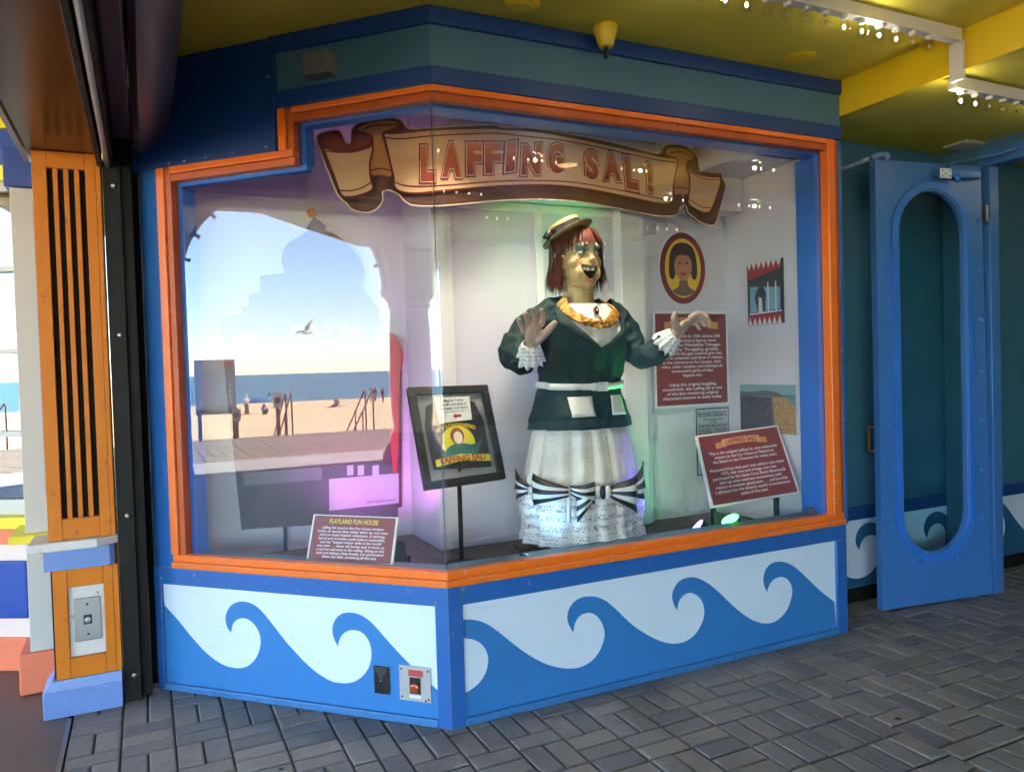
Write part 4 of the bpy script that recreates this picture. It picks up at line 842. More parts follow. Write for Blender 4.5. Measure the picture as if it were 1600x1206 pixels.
# lace: white scrolls over darker openings, in rows with solid bands between
def lace(name, scale, rings, dark, light, band):
    mt, n, b = nodes_of(name); MATS[name] = mt; L = n.links; tc = n.nodes.new('ShaderNodeTexCoord')
    def M(op, a_, b__=None, c__=None):
        q = n.nodes.new('ShaderNodeMath'); q.operation = op
        for i, v_ in enumerate((a_, b__, c__)):
            if v_ is None: continue
            if isinstance(v_, (int, float)): q.inputs[i].default_value = v_
            else: L.new(v_, q.inputs[i])
        return q.outputs[0]
    nz = n.nodes.new('ShaderNodeTexNoise'); nz.inputs['Scale'].default_value = 30; L.new(tc.outputs['Object'], nz.inputs['Vector'])
    ad = n.nodes.new('ShaderNodeVectorMath'); ad.operation = 'MULTIPLY_ADD'; ad.inputs[1].default_value = (.018, .018, .018); L.new(nz.outputs['Color'], ad.inputs[0]); L.new(tc.outputs['Object'], ad.inputs[2])
    v = n.nodes.new('ShaderNodeTexVoronoi'); v.inputs['Scale'].default_value = scale; L.new(ad.outputs[0], v.inputs['Vector'])
    s_ = M('SINE', M('MULTIPLY', v.outputs['Distance'], rings * 6.2832)); op = M('GREATER_THAN', s_, .25)
    sx = n.nodes.new('ShaderNodeSeparateXYZ'); L.new(tc.outputs['Object'], sx.inputs[0]); bd = M('GREATER_THAN', M('SINE', M('MULTIPLY', sx.outputs['Z'], 6.2832 / band)), -.25)
    f = M('MULTIPLY', op, bd); mx = n.nodes.new('ShaderNodeMix'); mx.data_type = 'RGBA'; mx.inputs['A'].default_value = (*light, 1); mx.inputs['B'].default_value = (*dark, 1); L.new(f, mx.inputs['Factor'])
    L.new(mx.outputs['Result'], b.inputs['Base Color']); b.inputs['Roughness'].default_value = .8
    bu = n.nodes.new('ShaderNodeBump'); bu.inputs['Strength'].default_value = .6; bu.inputs['Distance'].default_value = .003; bu.invert = True; L.new(f, bu.inputs['Height']); L.new(bu.outputs[0], b.inputs['Normal'])
lace('lace_flounce', 58, 1.7, (.30, .30, .32), (.70, .69, .66), .050); lace('lace_cuff', 75, 1.6, (.36, .36, .37), (.74, .74, .72), .018)
mt, n, b = nodes_of('brocade'); MATS['brocade'] = mt
tc = n.nodes.new('ShaderNodeTexCoord'); v = n.nodes.new('ShaderNodeTexVoronoi'); v.inputs['Scale'].default_value = 75; v.feature = 'SMOOTH_F1'; nz = n.nodes.new('ShaderNodeTexNoise'); nz.inputs['Scale'].default_value = 12; nz.inputs['Detail'].default_value = 5
n.links.new(tc.outputs['Object'], v.inputs['Vector']); n.links.new(tc.outputs['Object'], nz.inputs['Vector']); r = n.nodes.new('ShaderNodeValToRGB'); r.color_ramp.elements[0].color = (.60, .55, .44, 1); r.color_ramp.elements[1].color = (.78, .76, .71, 1)
n.links.new(nz.outputs['Fac'], r.inputs['Fac']); n.links.new(r.outputs[0], b.inputs['Base Color']); b.inputs['Roughness'].default_value = .6; bu = n.nodes.new('ShaderNodeBump'); bu.inputs['Strength'].default_value = .8; bu.inputs['Distance'].default_value = .004
n.links.new(v.outputs['Distance'], bu.inputs['Height']); n.links.new(bu.outputs[0], b.inputs['Normal'])
attr_mat('skin_paint', rough=.5, bump=.25, bscale=70)

BX, BYc = .915, .42
sal = thing('laughing_mannequin', 'laughing mannequin in straw hat, green belted jacket and white lace skirt', 'mannequin', (BX, BYc, .55))
HC = Vector((.912, .405, 2.020)); YAW = R(7)
HX = Vector((math.cos(YAW), math.sin(YAW), 0)); HF = Vector((math.sin(YAW), -math.cos(YAW), 0))
def H(x, y, z): return HC + HX * x + HF * y + Vector((0, 0, z))
core = MB()
def eball(c, r, nu=20, nv=14):          # ellipsoid turned with the head
    mb = MB().ball((0, 0, 0), r, nu, nv); core.add([H(*c) + HX * p.x + HF * p.y + Vector((0, 0, p.z)) for p in mb.v], mb.f)
def cap(pts, rs, n=14):
    pts = [Vector(p) for p in pts]; core.tube(pts, rs, n)
    for p, r_ in zip(pts, rs): core.ball(p, r_ * .99, n, 8)
eball((0, -.012, .050), (.103, .122, .122)); eball((0, .012, -.030), (.096, .104, .100)); eball((0, .028, -.075), (.082, .080, .062)); eball((0, .066, -.113), (.040, .034, .028)); eball((0, .02, -.112), (.074, .070, .032))
for s_ in (-1, 1):
    eball((s_ * .056, .054, -.010), (.044, .034, .042)); eball((s_ * .036, .092, .068), (.032, .018, .014)); eball((s_ * .016, .102, -.006), (.011, .011, .010)); eball((s_ * .050, .070, -.060), (.028, .030, .040)); eball((s_ * .1, -.005, .0), (.014, .03, .036))
eball((0, .110, .002), (.0185, .019, .0165)); cap([H(0, .096, .065), H(0, .104, .035), H(0, .106, .008)], [.011, .012, .013])
cap([H(-.044, .082, -.032), H(-.022, .102, -.030), H(0, .108, -.029), H(.022, .102, -.030), H(.044, .082, -.032)], [.007, .009, .010, .009, .007]); cap([H(-.044, .080, -.038), H(-.028, .092, -.072), H(0, .098, -.087), H(.028, .092, -.072), H(.044, .080, -.038)], [.007, .010, .011, .010, .007])
cap([H(0, -.012, -.09), (BX, .415, 1.84), (BX, .425, 1.74)], [.076, .078, .085], 20)
# torso, arms, legs hidden by the clothes but one body with the head and hands
cap([(BX, .43, 1.72), (BX, .43, 1.55), (BX, .43, 1.40), (BX, .43, 1.20)], [.12, .13, .12, .14], 20)
P3 = lambda x, y, Y: atY(x, y, Y)
shL, elL, wrL = P3(858, 492, .42), P3(800, 556, .38), P3(829, 551, .18)
shR, elR, wrR = P3(966, 502, .42), P3(1000, 556, .33), P3(1052, 526, .165)
cap([(BX, .43, 1.70), shL, elL, wrL], [.07, .045, .036, .027]); cap([(BX, .43, 1.70), shR, elR, wrR], [.07, .042, .034, .027])
for s_ in (-1, 1): cap([(BX + s_ * .10, .42, 1.20), (BX + s_ * .11, .41, .90), (BX + s_ * .11, .41, .62)], [.09, .06, .04])
def hand(wrist, palm, palm_r, ax, fingers, thumb):
    mb = MB().ball((0, 0, 0), palm_r, 16, 12); X_, Y_, Z_ = ax
    core.add([palm + X_ * p.x + Y_ * p.y + Z_ * p.z for p in mb.v], mb.f); cap([wrist, wrist.lerp(palm, .5), palm], [.027, .030, .026])
    for f_ in fingers: cap(f_, [.0150, .0142, .0130, .0112][:len(f_)], 12)
    cap(thumb, [.021, .0195, .017, .014][:len(thumb)], 12)
ax = lambda u_, n_: (u_.cross(n_).normalized(), n_.normalized(), u_.normalized())
pal = P3(834, 523, .125); upv = (P3(836, 500, .115) - P3(830, 548, .17)).normalized()
hand(wrL, pal, (.047, .021, .050), (HX, upv.cross(HX).normalized(), upv),
     [[P3(846, 507, .12), P3(848, 498, .112), P3(848, 490, .100), P3(846, 485, .086)], [P3(836, 505, .122), P3(836, 495, .112), P3(835, 487, .098), P3(833, 483, .084)], [P3(826, 509, .124), P3(825, 500, .114), P3(823, 493, .100), P3(821, 490, .086)], [P3(818, 517, .128), P3(815, 509, .118), P3(812, 503, .106), P3(811, 500, .094)]],
     [P3(842, 530, .115), P3(853, 520, .098), P3(861, 511, .088), P3(867, 505, .082)])
pal2 = P3(1066, 512, .13); d2 = (P3(1082, 494, .115) - P3(1050, 528, .17)).normalized(); nn2 = Vector((.25, .15, 1)).normalized(); s2 = d2.cross(nn2).normalized(); nn2 = s2.cross(d2)
hand(wrR, pal2, (.052, .044, .022), (d2, s2, nn2),
     [[P3(1079, 496, .10), P3(1091, 489, .085), P3(1101, 491, .07), P3(1106, 496, .06)], [P3(1080, 497, .12), P3(1091, 492, .108), P3(1101, 496, .095), P3(1106, 502, .085)], [P3(1079, 500, .145), P3(1089, 497, .138), P3(1097, 502, .128), P3(1101, 508, .12)], [P3(1076, 505, .168), P3(1084, 503, .162), P3(1090, 508, .156), P3(1093, 513, .15)]],
     [P3(1058, 514, .10), P3(1055, 505, .075), P3(1053, 497, .06), P3(1055, 491, .05)])
tmp = core.build('body_core', None); rm = tmp.modifiers.new('remesh', 'REMESH'); rm.mode = 'VOXEL'; rm.voxel_size = .0033
sm = tmp.modifiers.new('smooth', 'SMOOTH'); sm.factor = .5; sm.iterations = 9
bpy.context.view_layer.update()
me = bpy.data.meshes.new_from_object(tmp.evaluated_get(bpy.context.evaluated_depsgraph_get())); bpy.data.objects.remove(tmp)
SK = (.50, .36, .16)
def sstep(a, b_, x): t_ = max(0, min(1, (x - a) / (b_ - a))); return t_ * t_ * (3 - 2 * t_)
at = me.color_attributes.new('tint', 'FLOAT_COLOR', 'POINT')
mixc = lambda a, b_, k: tuple(a[i] * (1 - k) + b_[i] * k for i in range(3))
def mouth_f(x, z):                          # <1 inside the open mouth: a wide laughing D
    top = -.031 + 3 * x * x; w_ = .057
    u = x / w_; lowz = -.100 + .064 * u * u
    if abs(u) >= 1: return 2
    mid = (top + lowz) / 2; hh = max(.002, (top - lowz) / 2); return max(abs(z - mid) / hh, abs(u))
for v in me.vertices:
    d = v.co - HC; x, y, z = d.dot(HX), d.dot(HF), d.z
    c = SK if v.co.z > 1.80 else (.44, .30, .24)
    if y > .03 and abs(x) < .12 and -.2 < z < .16:
        for s_ in (-1, 1):
            e = math.hypot((x - s_ * .042) / .026, (z - .038) / .017)      # eye sockets
            if e < 1.4: v.co -= HF * (.008 * (1 - sstep(.3, 1.4, e)))
            e2 = math.hypot((x - s_ * .046) / .036, (z - .058) / .028); c = mixc(c, (.12, .24, .23), .9 * (1 - sstep(.65, 1.05, e2)))
            e3 = math.hypot((x - s_ * .062) / .036, (z + .012) / .034); c = mixc(c, (.55, .24, .11), .45 * (1 - sstep(.3, 1.1, e3)))
            cr_ = abs(math.hypot(x - s_ * .018, z + .050) - .064) if s_ * x > .045 and -.11 < z < -.01 else 1      # laugh line
            if cr_ < .006: v.co -= HF * .0030 * (1 - cr_ / .006)
        mf = mouth_f(x, z)
        if mf < 1: v.co -= HF * (.034 * (1 - sstep(.60, 1.0, mf))); c = mixc(c, (.015, .006, .006), 1 - sstep(.72, .95, mf))
        elif mf < 2 or abs(x) < .05:
            pass
        k = math.hypot(x / .024, (z - .002) / .022); c = mixc(c, (.55, .24, .12), .55 * (1 - sstep(.4, 1.1, k)) if y > .105 else 0)
    at.data[v.index].color = (*c, 1)
for p in me.polygons: p.use_smooth = True
bv = BVHTree.FromPolygons([v.co.copy() for v in me.vertices], [tuple(p.vertices) for p in me.polygons])
for v in me.vertices: v.co -= Vector((BX, BYc, .55))
me.materials.append(MATS['skin_paint']); me.name = 'body'
body = bpy.data.objects.new('body', me); COL.objects.link(body); adopt(body, sal)
def face(x, z, lift=.001):
    h = bv.ray_cast(H(x, .4, z), -HF); p = h[0] if h[0] else H(x, .1, z); nn = h[1] if h[0] else HF; return p + nn * lift, nn
def stroke(pts, w_, lift=.0012, nseg=3):
    mb = MB(); P = smooth_pts(pts, 2, False); k = len(P); vs = []
    for i, (x, z) in enumerate(P):
        x2, z2 = P[min(i + 1, k - 1)]; x1, z1 = P[max(i - 1, 0)]; t_ = Vector((x2 - x1, z2 - z1)).normalized(); ww = w_ * math.sin(math.pi * (.12 + .80 * i / (k - 1)))
        vs += [face(x - t_.y * ww / 2, z + t_.x * ww / 2, lift)[0], face(x + t_.y * ww / 2, z - t_.x * ww / 2, lift)[0]]
    return mb.add(vs, [(2 * i, 2 * i + 1, 2 * i + 3, 2 * i + 2) for i in range(k - 1)])
for s_ in (-1, 1):
    stroke([(s_ * .020, .078), (s_ * .034, .092), (s_ * .052, .094), (s_ * .070, .082), (s_ * .078, .070)], .006).build('eyebrow', 'brow_ink', body)
    c = face(s_ * .042, .036)[0]
    e = MB().ball((0, 0, 0), (.022, .012, .0105), 18, 10); ex = MB(); ex.add([c + HX * p.x + HF * (p.y - .004) + Vector((0, 0, p.z - .08 * p.x * s_)) for p in e.v], e.f); eo = ex.build('eye', 'eye_white', body, smooth=True)
    e = MB().ball((0, 0, 0), (.0075, .004, .0080), 14, 8); ex = MB(); ex.add([c + HX * (p.x + .004) + HF * (p.y + .0068) + Vector((0, 0, p.z + .001)) for p in e.v], e.f); ex.build('iris', 'iris', eo, smooth=True)
    stroke([(s_ * .020, .036), (s_ * .030, .049), (s_ * .044, .052), (s_ * .060, .046), (s_ * .068, .036)], .006, .006).build('eyelid', 'brow_ink', body)
    stroke([(s_ * .022, .030), (s_ * .036, .022), (s_ * .052, .022), (s_ * .064, .030)], .0028, .005).build('eyelid', 'brow_ink', body)
rf = random.Random(5)
for x, z in [(-.005, .038), (.008, .045), (.018, .037), (-.014, .045), (-.047, .012), (-.058, .004), (-.050, -.010), (-.066, .016), (-.072, .0), (-.060, -.020), (.047, .014), (.058, .006), (.068, .014), (.052, -.008), (.066, -.008), (.074, .004), (.0, .055)]:
    p, nn = face(x, z, .0004); tq = nn.to_track_quat('Z', 'Y'); r_ = rf.uniform(.0030, .0042)
    MB().add([p + tq @ Vector((r_ * math.cos(a * .785), r_ * math.sin(a * .785), .0004)) for a in range(8)], [tuple(range(8))]).build('freckle', 'freckle_ink', body, recalc=False)
for x0, x1 in ((-.036, -.0195), (-.019, -.0025), (.012, .026), (.0265, .037)):
    ty = [(-.028, .098 - .5 * abs(x0 + x1) / 2), (-.055 + 6 * ((x0 + x1) / 2) ** 2, .101 - .5 * abs(x0 + x1) / 2)]; vs = [H(x, y - dy_, z) for dy_ in (0, .010) for z, y in ty for x in (x0, x1)]
    MB().add(vs, [(0, 1, 3, 2), (4, 6, 7, 5), (0, 4, 5, 1), (2, 3, 7, 6), (0, 2, 6, 4), (1, 5, 7, 3)]).build('tooth', 'teeth', body, bevel=.0025)
mat('lip_paint', (.36, .13, .07), .35)
g = MB(); g.tube([H(-.056, .076, -.029), H(-.024, .1055, -.027), H(0, .1125, -.0265), H(.024, .1055, -.027), H(.056, .076, -.029)], [.003, .005, .0055, .005, .003], 8); g.build('lip', 'lip_paint', body, smooth=True)
g = MB(); g.tube([H(-.056, .076, -.030), H(-.048, .084, -.064), H(-.027, .097, -.095), H(0, .102, -.105), H(.027, .097, -.095), H(.048, .084, -.064), H(.056, .076, -.030)], [.003, .0045, .006, .0065, .006, .0045, .003], 8); g.build('lip', 'lip_paint', body, smooth=True)

# ---- wig: a cap with hundreds of tapering locks
wig = MB(); rh = random.Random(11)
capm = MB().ball((0, 0, 0), (.110, .128, .125), 28, 16)
keep = [p for p in capm.v]
wig.add([H(p.x, p.y - .016, p.z + .055) if not (p.y > .05 and p.z < .045) else H(p.x * .9, min(p.y, .05) - .03, p.z + .055) for p in keep], capm.f)
def lock(a, zend, flare, w0):
    """a: angle from the face's front; falls over the skull then straight down"""
    sx, sy = math.sin(a), math.cos(a); pts = []
    r0 = rh.uniform(.0, .03)
    for k, (rr, zz) in enumerate(((.04, .178), (.085, .155), (.112, .105), (.118, .05), (.120, .0))):
        pts.append((sx * (rr + .002) * .98, sy * rr * 1.08 - .016, zz + rh.uniform(-.004, .004)))
    zb = -.02; last = pts[-1]; n_ = 5; kink = rh.uniform(-.006, .006)
    if zend > 0: pts = [p for p in pts if p[2] > zend + .02]; last = pts[-1]; n_ = 2
    for k in range(1, n_ + 1):
        t_ = k / n_; pts.append((last[0] * (1 + flare * t_) + kink * t_, last[1] * (1 + flare * t_ * .7) + rh.uniform(-.003, .003), last[2] + (zend - last[2]) * t_))
    off = rh.uniform(.0, .018); vs = []; m_ = len(pts)
    for k, p in enumerate(pts):
        ww = w0 * (1 - .85 * (k / (m_ - 1)) ** 2.5); tx, ty = math.cos(a), -math.sin(a)
        q_ = (p[0] + sx * off, p[1] + sy * off, p[2])
        vs += [H(q_[0] + tx * ww, q_[1] + ty * ww, q_[2]), H(q_[0] + sx * ww * .4, q_[1] + sy * ww * .4, q_[2]), H(q_[0] - tx * ww, q_[1] - ty * ww, q_[2])]
    fs = []
    for k in range(m_ - 1): fs += [(3 * k, 3 * k + 1, 3 * k + 4, 3 * k + 3), (3 * k + 1, 3 * k + 2, 3 * k + 5, 3 * k + 4)]
    wig.add(vs, fs)
for i in range(640):
    a = rh.uniform(R(60), R(286)); side = min(abs(a - R(60)), abs(R(286) - a)); lock(a, -.128 + rh.gauss(0, .022) + (.02 if side < .2 else 0), rh.uniform(.02, .30), rh.uniform(.0022, .0055))
for i in range(170):
    a = rh.uniform(R(-76), R(62)); lock(a, .092 + rh.gauss(0, .018) - .035 * abs(a) ** 3, rh.uniform(.06, .16), rh.uniform(.003, .006))
wig.build('wig', 'hair_red', sal, recalc=False, smooth=True)

# ---- straw boater tilted on the back of the head
hu = Vector((-.36, .28, .89)).normalized(); hx = Vector((1, 0, .4)); hx = (hx - hu * hx.dot(hu)).normalized(); hy = hu.cross(hx); hc = Vector((.865, .425, 2.163))
def disc(prof, n_=40): 
    mb = MB(); mb.loft([[hc + (hx * math.cos(2 * math.pi * j / n_) + hy * math.sin(2 * math.pi * j / n_)) * r_ + hu * h_ for j in range(n_)] for r_, h_ in prof], True, True); return mb
hat = disc([(.03, -.004), (.135, -.006), (.138, .0), (.135, .006), (.09, .007), (.088, .056), (.082, .062), (.02, .063)]).build('straw_hat', 'straw', sal, auto=40)
disc([(.0915, .0085), (.0925, .012), (.0915, .042), (.0895, .044)]).build('hat_band', 'black_ribbon', hat, auto=40)
disc([(.1355, -.004), (.1405, -.003), (.1405, .004), (.1355, .0052)]).build('brim_binding', 'black_ribbon', hat, auto=40)
bl = hc - hx * .10 + hu * .02 - hy * .03
g = MB(); g.tube([bl, bl + Vector((-.03, -.03, .01)), bl + Vector((-.05, -.02, -.02)), bl + Vector((-.02, 0, -.02)), bl], [.004, .012, .014, .010, .004], 8); g.tube([bl, bl + Vector((-.015, -.02, -.06)), bl + Vector((-.010, -.02, -.13)), bl + Vector((-.014, -.02, -.19))], [.006, .008, .008, .006], 6); g.build('hat_ribbon', 'black_ribbon', hat, smooth=True)

# ---- jacket
JT = [(1.185, -.012, .262, .205), (1.24, -.010, .250, .198), (1.31, -.006, .228, .182), (1.375, -.004, .205, .166), (1.402, -.004, .197, .158), (1.43, -.004, .200, .162), (1.50, .0, .214, .180), (1.58, .004, .226, .196), (1.65, .006, .232, .194), (1.71, .006, .228, .176), (1.755, .004, .208, .146), (1.79, .003, .170, .122), (1.815, .0, .128, .104), (1.835, .0, .102, .092)]
def jring(z):
    for (z0, *a), (z1, *b_) in zip(JT[:-1], JT[1:]):
        if z <= z1: t_ = (z - z0) / (z1 - z0); return [p + (q_ - p) * t_ for p, q_ in zip(a, b_)]
    return list(JT[-1][1:])
def jpt(a, z, off=0.0):                      # a = angle from straight ahead (-Y), towards +X
    cxo, hw, hd = jring(z); fold = .006 * math.sin(5 * a + 14 * z) * (1 if z < 1.7 else 0) + .012 * noise.noise(Vector((math.sin(a) * 3, math.cos(a) * 3, z * 7))) + .006 * noise.noise(Vector((math.sin(a) * 7, math.cos(a) * 7, z * 10 + 4))) + .013 * max(0, 1 - 2.4 * abs(noise.noise(Vector((math.sin(a) * 2.6 + z * 2, math.cos(a) * 2.6, z * 4))))) ** 2 * (1 if z < 1.72 else .3)
    if z < 1.39: fold += .010 * math.cos(9 * a + 2) * (1.39 - z) / .2
    if 1.41 < z < 1.52: fold += .006 * math.cos(17 * a) * (1.52 - z) / .11
    e = 2.3; ca, sa = math.cos(a), math.sin(a); k_ = (abs(sa) ** e + abs(ca) ** e) ** (-1 / e)
    return Vector((BX + cxo + (hw + fold + off) * sa * k_, BYc - (hd + fold + off) * ca * k_, z))
def vopen(z): return 0.0 if z < 1.575 else min(.98, .78 * ((z - 1.575) / .16) ** .85)
zs = [1.185 + i * (1.835 - 1.185) / 54 for i in range(55)]; NJ = 96; A0 = .03
rings = []
for z in zs:
    o_ = vopen(z); a0, a1 = A0 + o_, 2 * math.pi + A0 - o_ * .92
    if z < 1.575: a1 = 2 * math.pi + A0 + .16
    rings.append([jpt(a0 + (a1 - a0) * j / NJ, z, .004 * (j / NJ) if z < 1.6 else 0) for j in range(NJ + 1)])
jk = MB(); jk.loft(rings, False)
jo = jk.build('jacket', 'jacket_green', sal, smooth=True)
so_ = jo.modifiers.new('solid', 'SOLIDIFY'); so_.thickness = .004; so_.offset = -1
jbv = BVHTree.FromPolygons([p.copy() for p in jk.v], jk.f)
def lapel(sign):
    out = []; zz = [1.56 + i * .0125 for i in range(22)]
    for i, z in enumerate(zz):
        o_ = vopen(z); a = (A0 + o_) if sign > 0 else (A0 - o_ * .92); wd = .05 + .26 * min(1, i / 9) if i < 15 else .30 - .12 * (i - 14) / 7 - (.10 if i in (15,) else 0)
        out.append([jpt(a + sign * wd * k / 4, z, .007 + .005 * math.sin(math.pi * k / 4)) for k in range(-0, 5)])
    return MB().loft(out, False)
for s_ in (-1, 1):
    lo = lapel(s_).build('lapel', 'jacket_green', jo, smooth=True); so_ = lo.modifiers.new('solid', 'SOLIDIFY'); so_.thickness = .003
def sleeve(name, pts, rs, wr=1.0):
    mb = MB(); P = [Vector(p) for p in pts]
    for _ in range(3):
        Q = [P[0]]; S = [rs[0]]
        for i in range(len(P) - 1): Q += [P[i].lerp(P[i + 1], .25), P[i].lerp(P[i + 1], .75)]; S += [rs[i] * .75 + rs[i + 1] * .25, rs[i] * .25 + rs[i + 1] * .75]
        P = Q + [P[-1]]; rs = S + [rs[-1]]
    mb.tube(P, rs, 40, cap=False)
    for i, p in enumerate(mb.v):
        c_ = P[i // 40]; rad = (p - c_).normalized(); rg_ = 1 - abs(noise.noise(Vector((p.x * 9, p.y * 9, p.z * 17)))) * 2.2; p += rad * .016 * max(0, rg_) ** 2 * wr - rad * .006
        p += Vector((noise.noise(p * 11), noise.noise(p * 11 + Vector((7, 0, 0))), noise.noise(p * 11 + Vector((0, 5, 0))))) * .014 * wr + Vector((noise.noise(p * 24), noise.noise(p * 24 + Vector((3, 0, 0))), noise.noise(p * 24 + Vector((0, 9, 0))))) * .011 * wr
    so = mb.build(name, 'jacket_green', jo, smooth=True); s__ = so.modifiers.new('solid', 'SOLIDIFY'); s__.thickness = .003
    sd = so.modifiers.new('sub', 'SUBSURF'); sd.levels = 1; sd.render_levels = 1
sleeve('sleeve', [P3(880, 484, .44), P3(852, 496, .44), P3(818, 522, .42), P3(804, 552, .37), P3(815, 563, .28), P3(828, 559, .215)], [.080, .084, .082, .080, .074, .060])
sleeve('sleeve', [P3(945, 492, .44), P3(968, 504, .43), P3(986, 538, .39), P3(1002, 560, .32), P3(1022, 551, .25), P3(1043, 536, .20)], [.080, .080, .072, .068, .063, .056])
def cuff(name, c0, c1, r0, r1, seed):
    c0, c1 = Vector(c0), Vector(c1); t_ = (c1 - c0).normalized(); x_ = t_.cross(Vector((0, 0, 1))).normalized(); y_ = t_.cross(x_); out = []
    for k in range(9):
        u = k / 8; ring = []
        for j in range(72):
            a = 2 * math.pi * j / 72; rr = r0 + (r1 - r0) * u ** .7 + u * .008 * math.sin(11 * a + seed) + .003 * u * math.sin(36 * a)
            ring.append(c0.lerp(c1, u) + (x_ * math.cos(a) + y_ * math.sin(a)) * rr + t_ * .006 * u * math.sin(11 * a + seed + 1))
        out.append(ring)
    o = MB().loft(out, True).build(name, 'lace_cuff', jo, smooth=True); s__ = o.modifiers.new('solid', 'SOLIDIFY'); s__.thickness = .0015
cuff('lace_cuff', P3(829, 536, .160), P3(828, 563, .215), .036, .068, 0); cuff('lace_cuff', P3(1056, 522, .155), P3(1036, 540, .22), .036, .068, 2)
# ---- blouse, gold braid collar, brooch
bl_ = []
for z in [1.50 + i * .0105 for i in range(30)]:
    z_ = min(z, 1.80); bl_.append([jpt(2 * math.pi * j / 64, z_, -.012 + .004 * math.sin(9 * (2 * math.pi * j / 64)) + .0) + Vector((0, 0, z - z_)) for j in range(64)])
MB().loft(bl_, True).build('blouse', 'lace_white', sal, smooth=True)
gb = [(-1.25, 1.832), (-1.05, 1.815), (-.80, 1.785), (-.55, 1.745), (-.30, 1.712), (-.05, 1.695), (.18, 1.700), (.42, 1.725), (.66, 1.760), (.90, 1.795), (1.15, 1.822)]
gp_ = [jpt(a, z, .012) for a, z in gb]; mbr = MB(); n_ = len(gp_); rows = []
for i in range((n_ - 1) * 16 + 1):
    k = min(n_ - 2, i // 16); f_ = (i - 16 * k) / 16; a = gb[k][0] + (gb[k + 1][0] - gb[k][0]) * f_; z = gb[k][1] + (gb[k + 1][1] - gb[k][1]) * f_
    da = gb[k + 1][0] - gb[k][0]; dz = gb[k + 1][1] - gb[k][1]; dx = da * .19; L_ = math.hypot(dx, dz); nx, nz_ = -dz / L_, dx / L_
    rows.append([jpt(a + nx * t_ / .19, z + nz_ * t_, .008 + .0035 * math.cos(t_ / .020 * 1.4) + .0028 * math.sin(i * .8) * math.cos(t_ / .020 * 4.2)) for t_ in [(q_ / 5 - 1) * .020 * (1 + .07 * math.sin(i * .8)) for q_ in range(11)]])
bo = mbr.loft(rows, False).build('gold_braid', 'gold_braid', sal, smooth=True); s__ = bo.modifiers.new('solid', 'SOLIDIFY'); s__.thickness = .006
pb = jpt(.03, 1.765, .010); tq = Vector((0, -1, .2)).to_track_quat('Z', 'Y')
def oval(c, rx, ry, h_, n_=24, k=3): 
    mb = MB(); mb.loft([[c + tq @ Vector((rx * s_ * math.cos(2 * math.pi * j / n_), ry * s_ * math.sin(2 * math.pi * j / n_), zz)) for j in range(n_)] for s_, zz in ((1, 0), (1, h_ * .5), (.8, h_ * .85), (.3, h_))], True, True); return mb
br_ = oval(pb, .017, .024, .008).build('brooch', 'brooch_gold', sal, smooth=True); oval(pb + Vector((0, -.0065, .0014)), .012, .018, .005).build('stone', 'brooch_black', br_, smooth=True); oval(pb + Vector((0, -.011, .002)), .004, .006, .003).build('pearl', 'teeth', br_, smooth=True)
oval(jpt(.03, 1.725, .012), .008, .010, .005).build('brooch_drop', 'brooch_gold', br_, smooth=True)
# ---- belt with buckle, pockets
rg = []
for dz, of in ((-.016, .008), (-.016, .019), (.0, .021), (.016, .019), (.016, .008)):
    rg.append([jpt(2 * math.pi * j / 72, 1.402, of) + Vector((0, 0, dz - .012 * math.cos(2 * math.pi * j / 72))) for j in range(72)])
be = MB().loft(rg, True).build('belt', 'belt_white', sal, smooth=True)
cb = jpt(.06, 1.402, .024) + Vector((0, -.002, -.012))
for dx0, dx1, dz0, dz1 in ((-.030, .030, .014, .022), (-.030, .030, -.022, -.014), (-.030, -.022, -.0138, .0138), (.022, .030, -.0138, .0138)):
    MB().box(cb.x + dx0, cb.x + dx1, cb.y - .006, cb.y + .004, cb.z + dz0, cb.z + dz1).build('buckle', 'stripe_white', be, bevel=.002)
MB().box(cb.x - .060, cb.x - .034, cb.y - .002, cb.y + .006, cb.z - .019, cb.z + .019).build('belt_loop', 'belt_white', be, bevel=.002)
def pocket(x0, x1, z0, z1, sk):
    out = []
    for i in range(7):
        z = z0 + (z1 - z0) * i / 6; row = []
        for j in range(9):
            x = x0 + (x1 - x0) * j / 8 + sk * (z - z0); h = jbv.ray_cast(Vector((x, -.2, z)), Vector((0, 1, 0))); row.append((h[0] if h[0] else Vector((x, .2, z))) + Vector((0, -.005, 0)))
        out.append(row)
    o = MB().loft(out, False).build('pocket', 'belt_white', jo, smooth=True); s__ = o.modifiers.new('solid', 'SOLIDIFY'); s__.thickness = .004
pocket(.748, .872, 1.248, 1.345, .02); pocket(.975, 1.075, 1.248, 1.345, -.02)
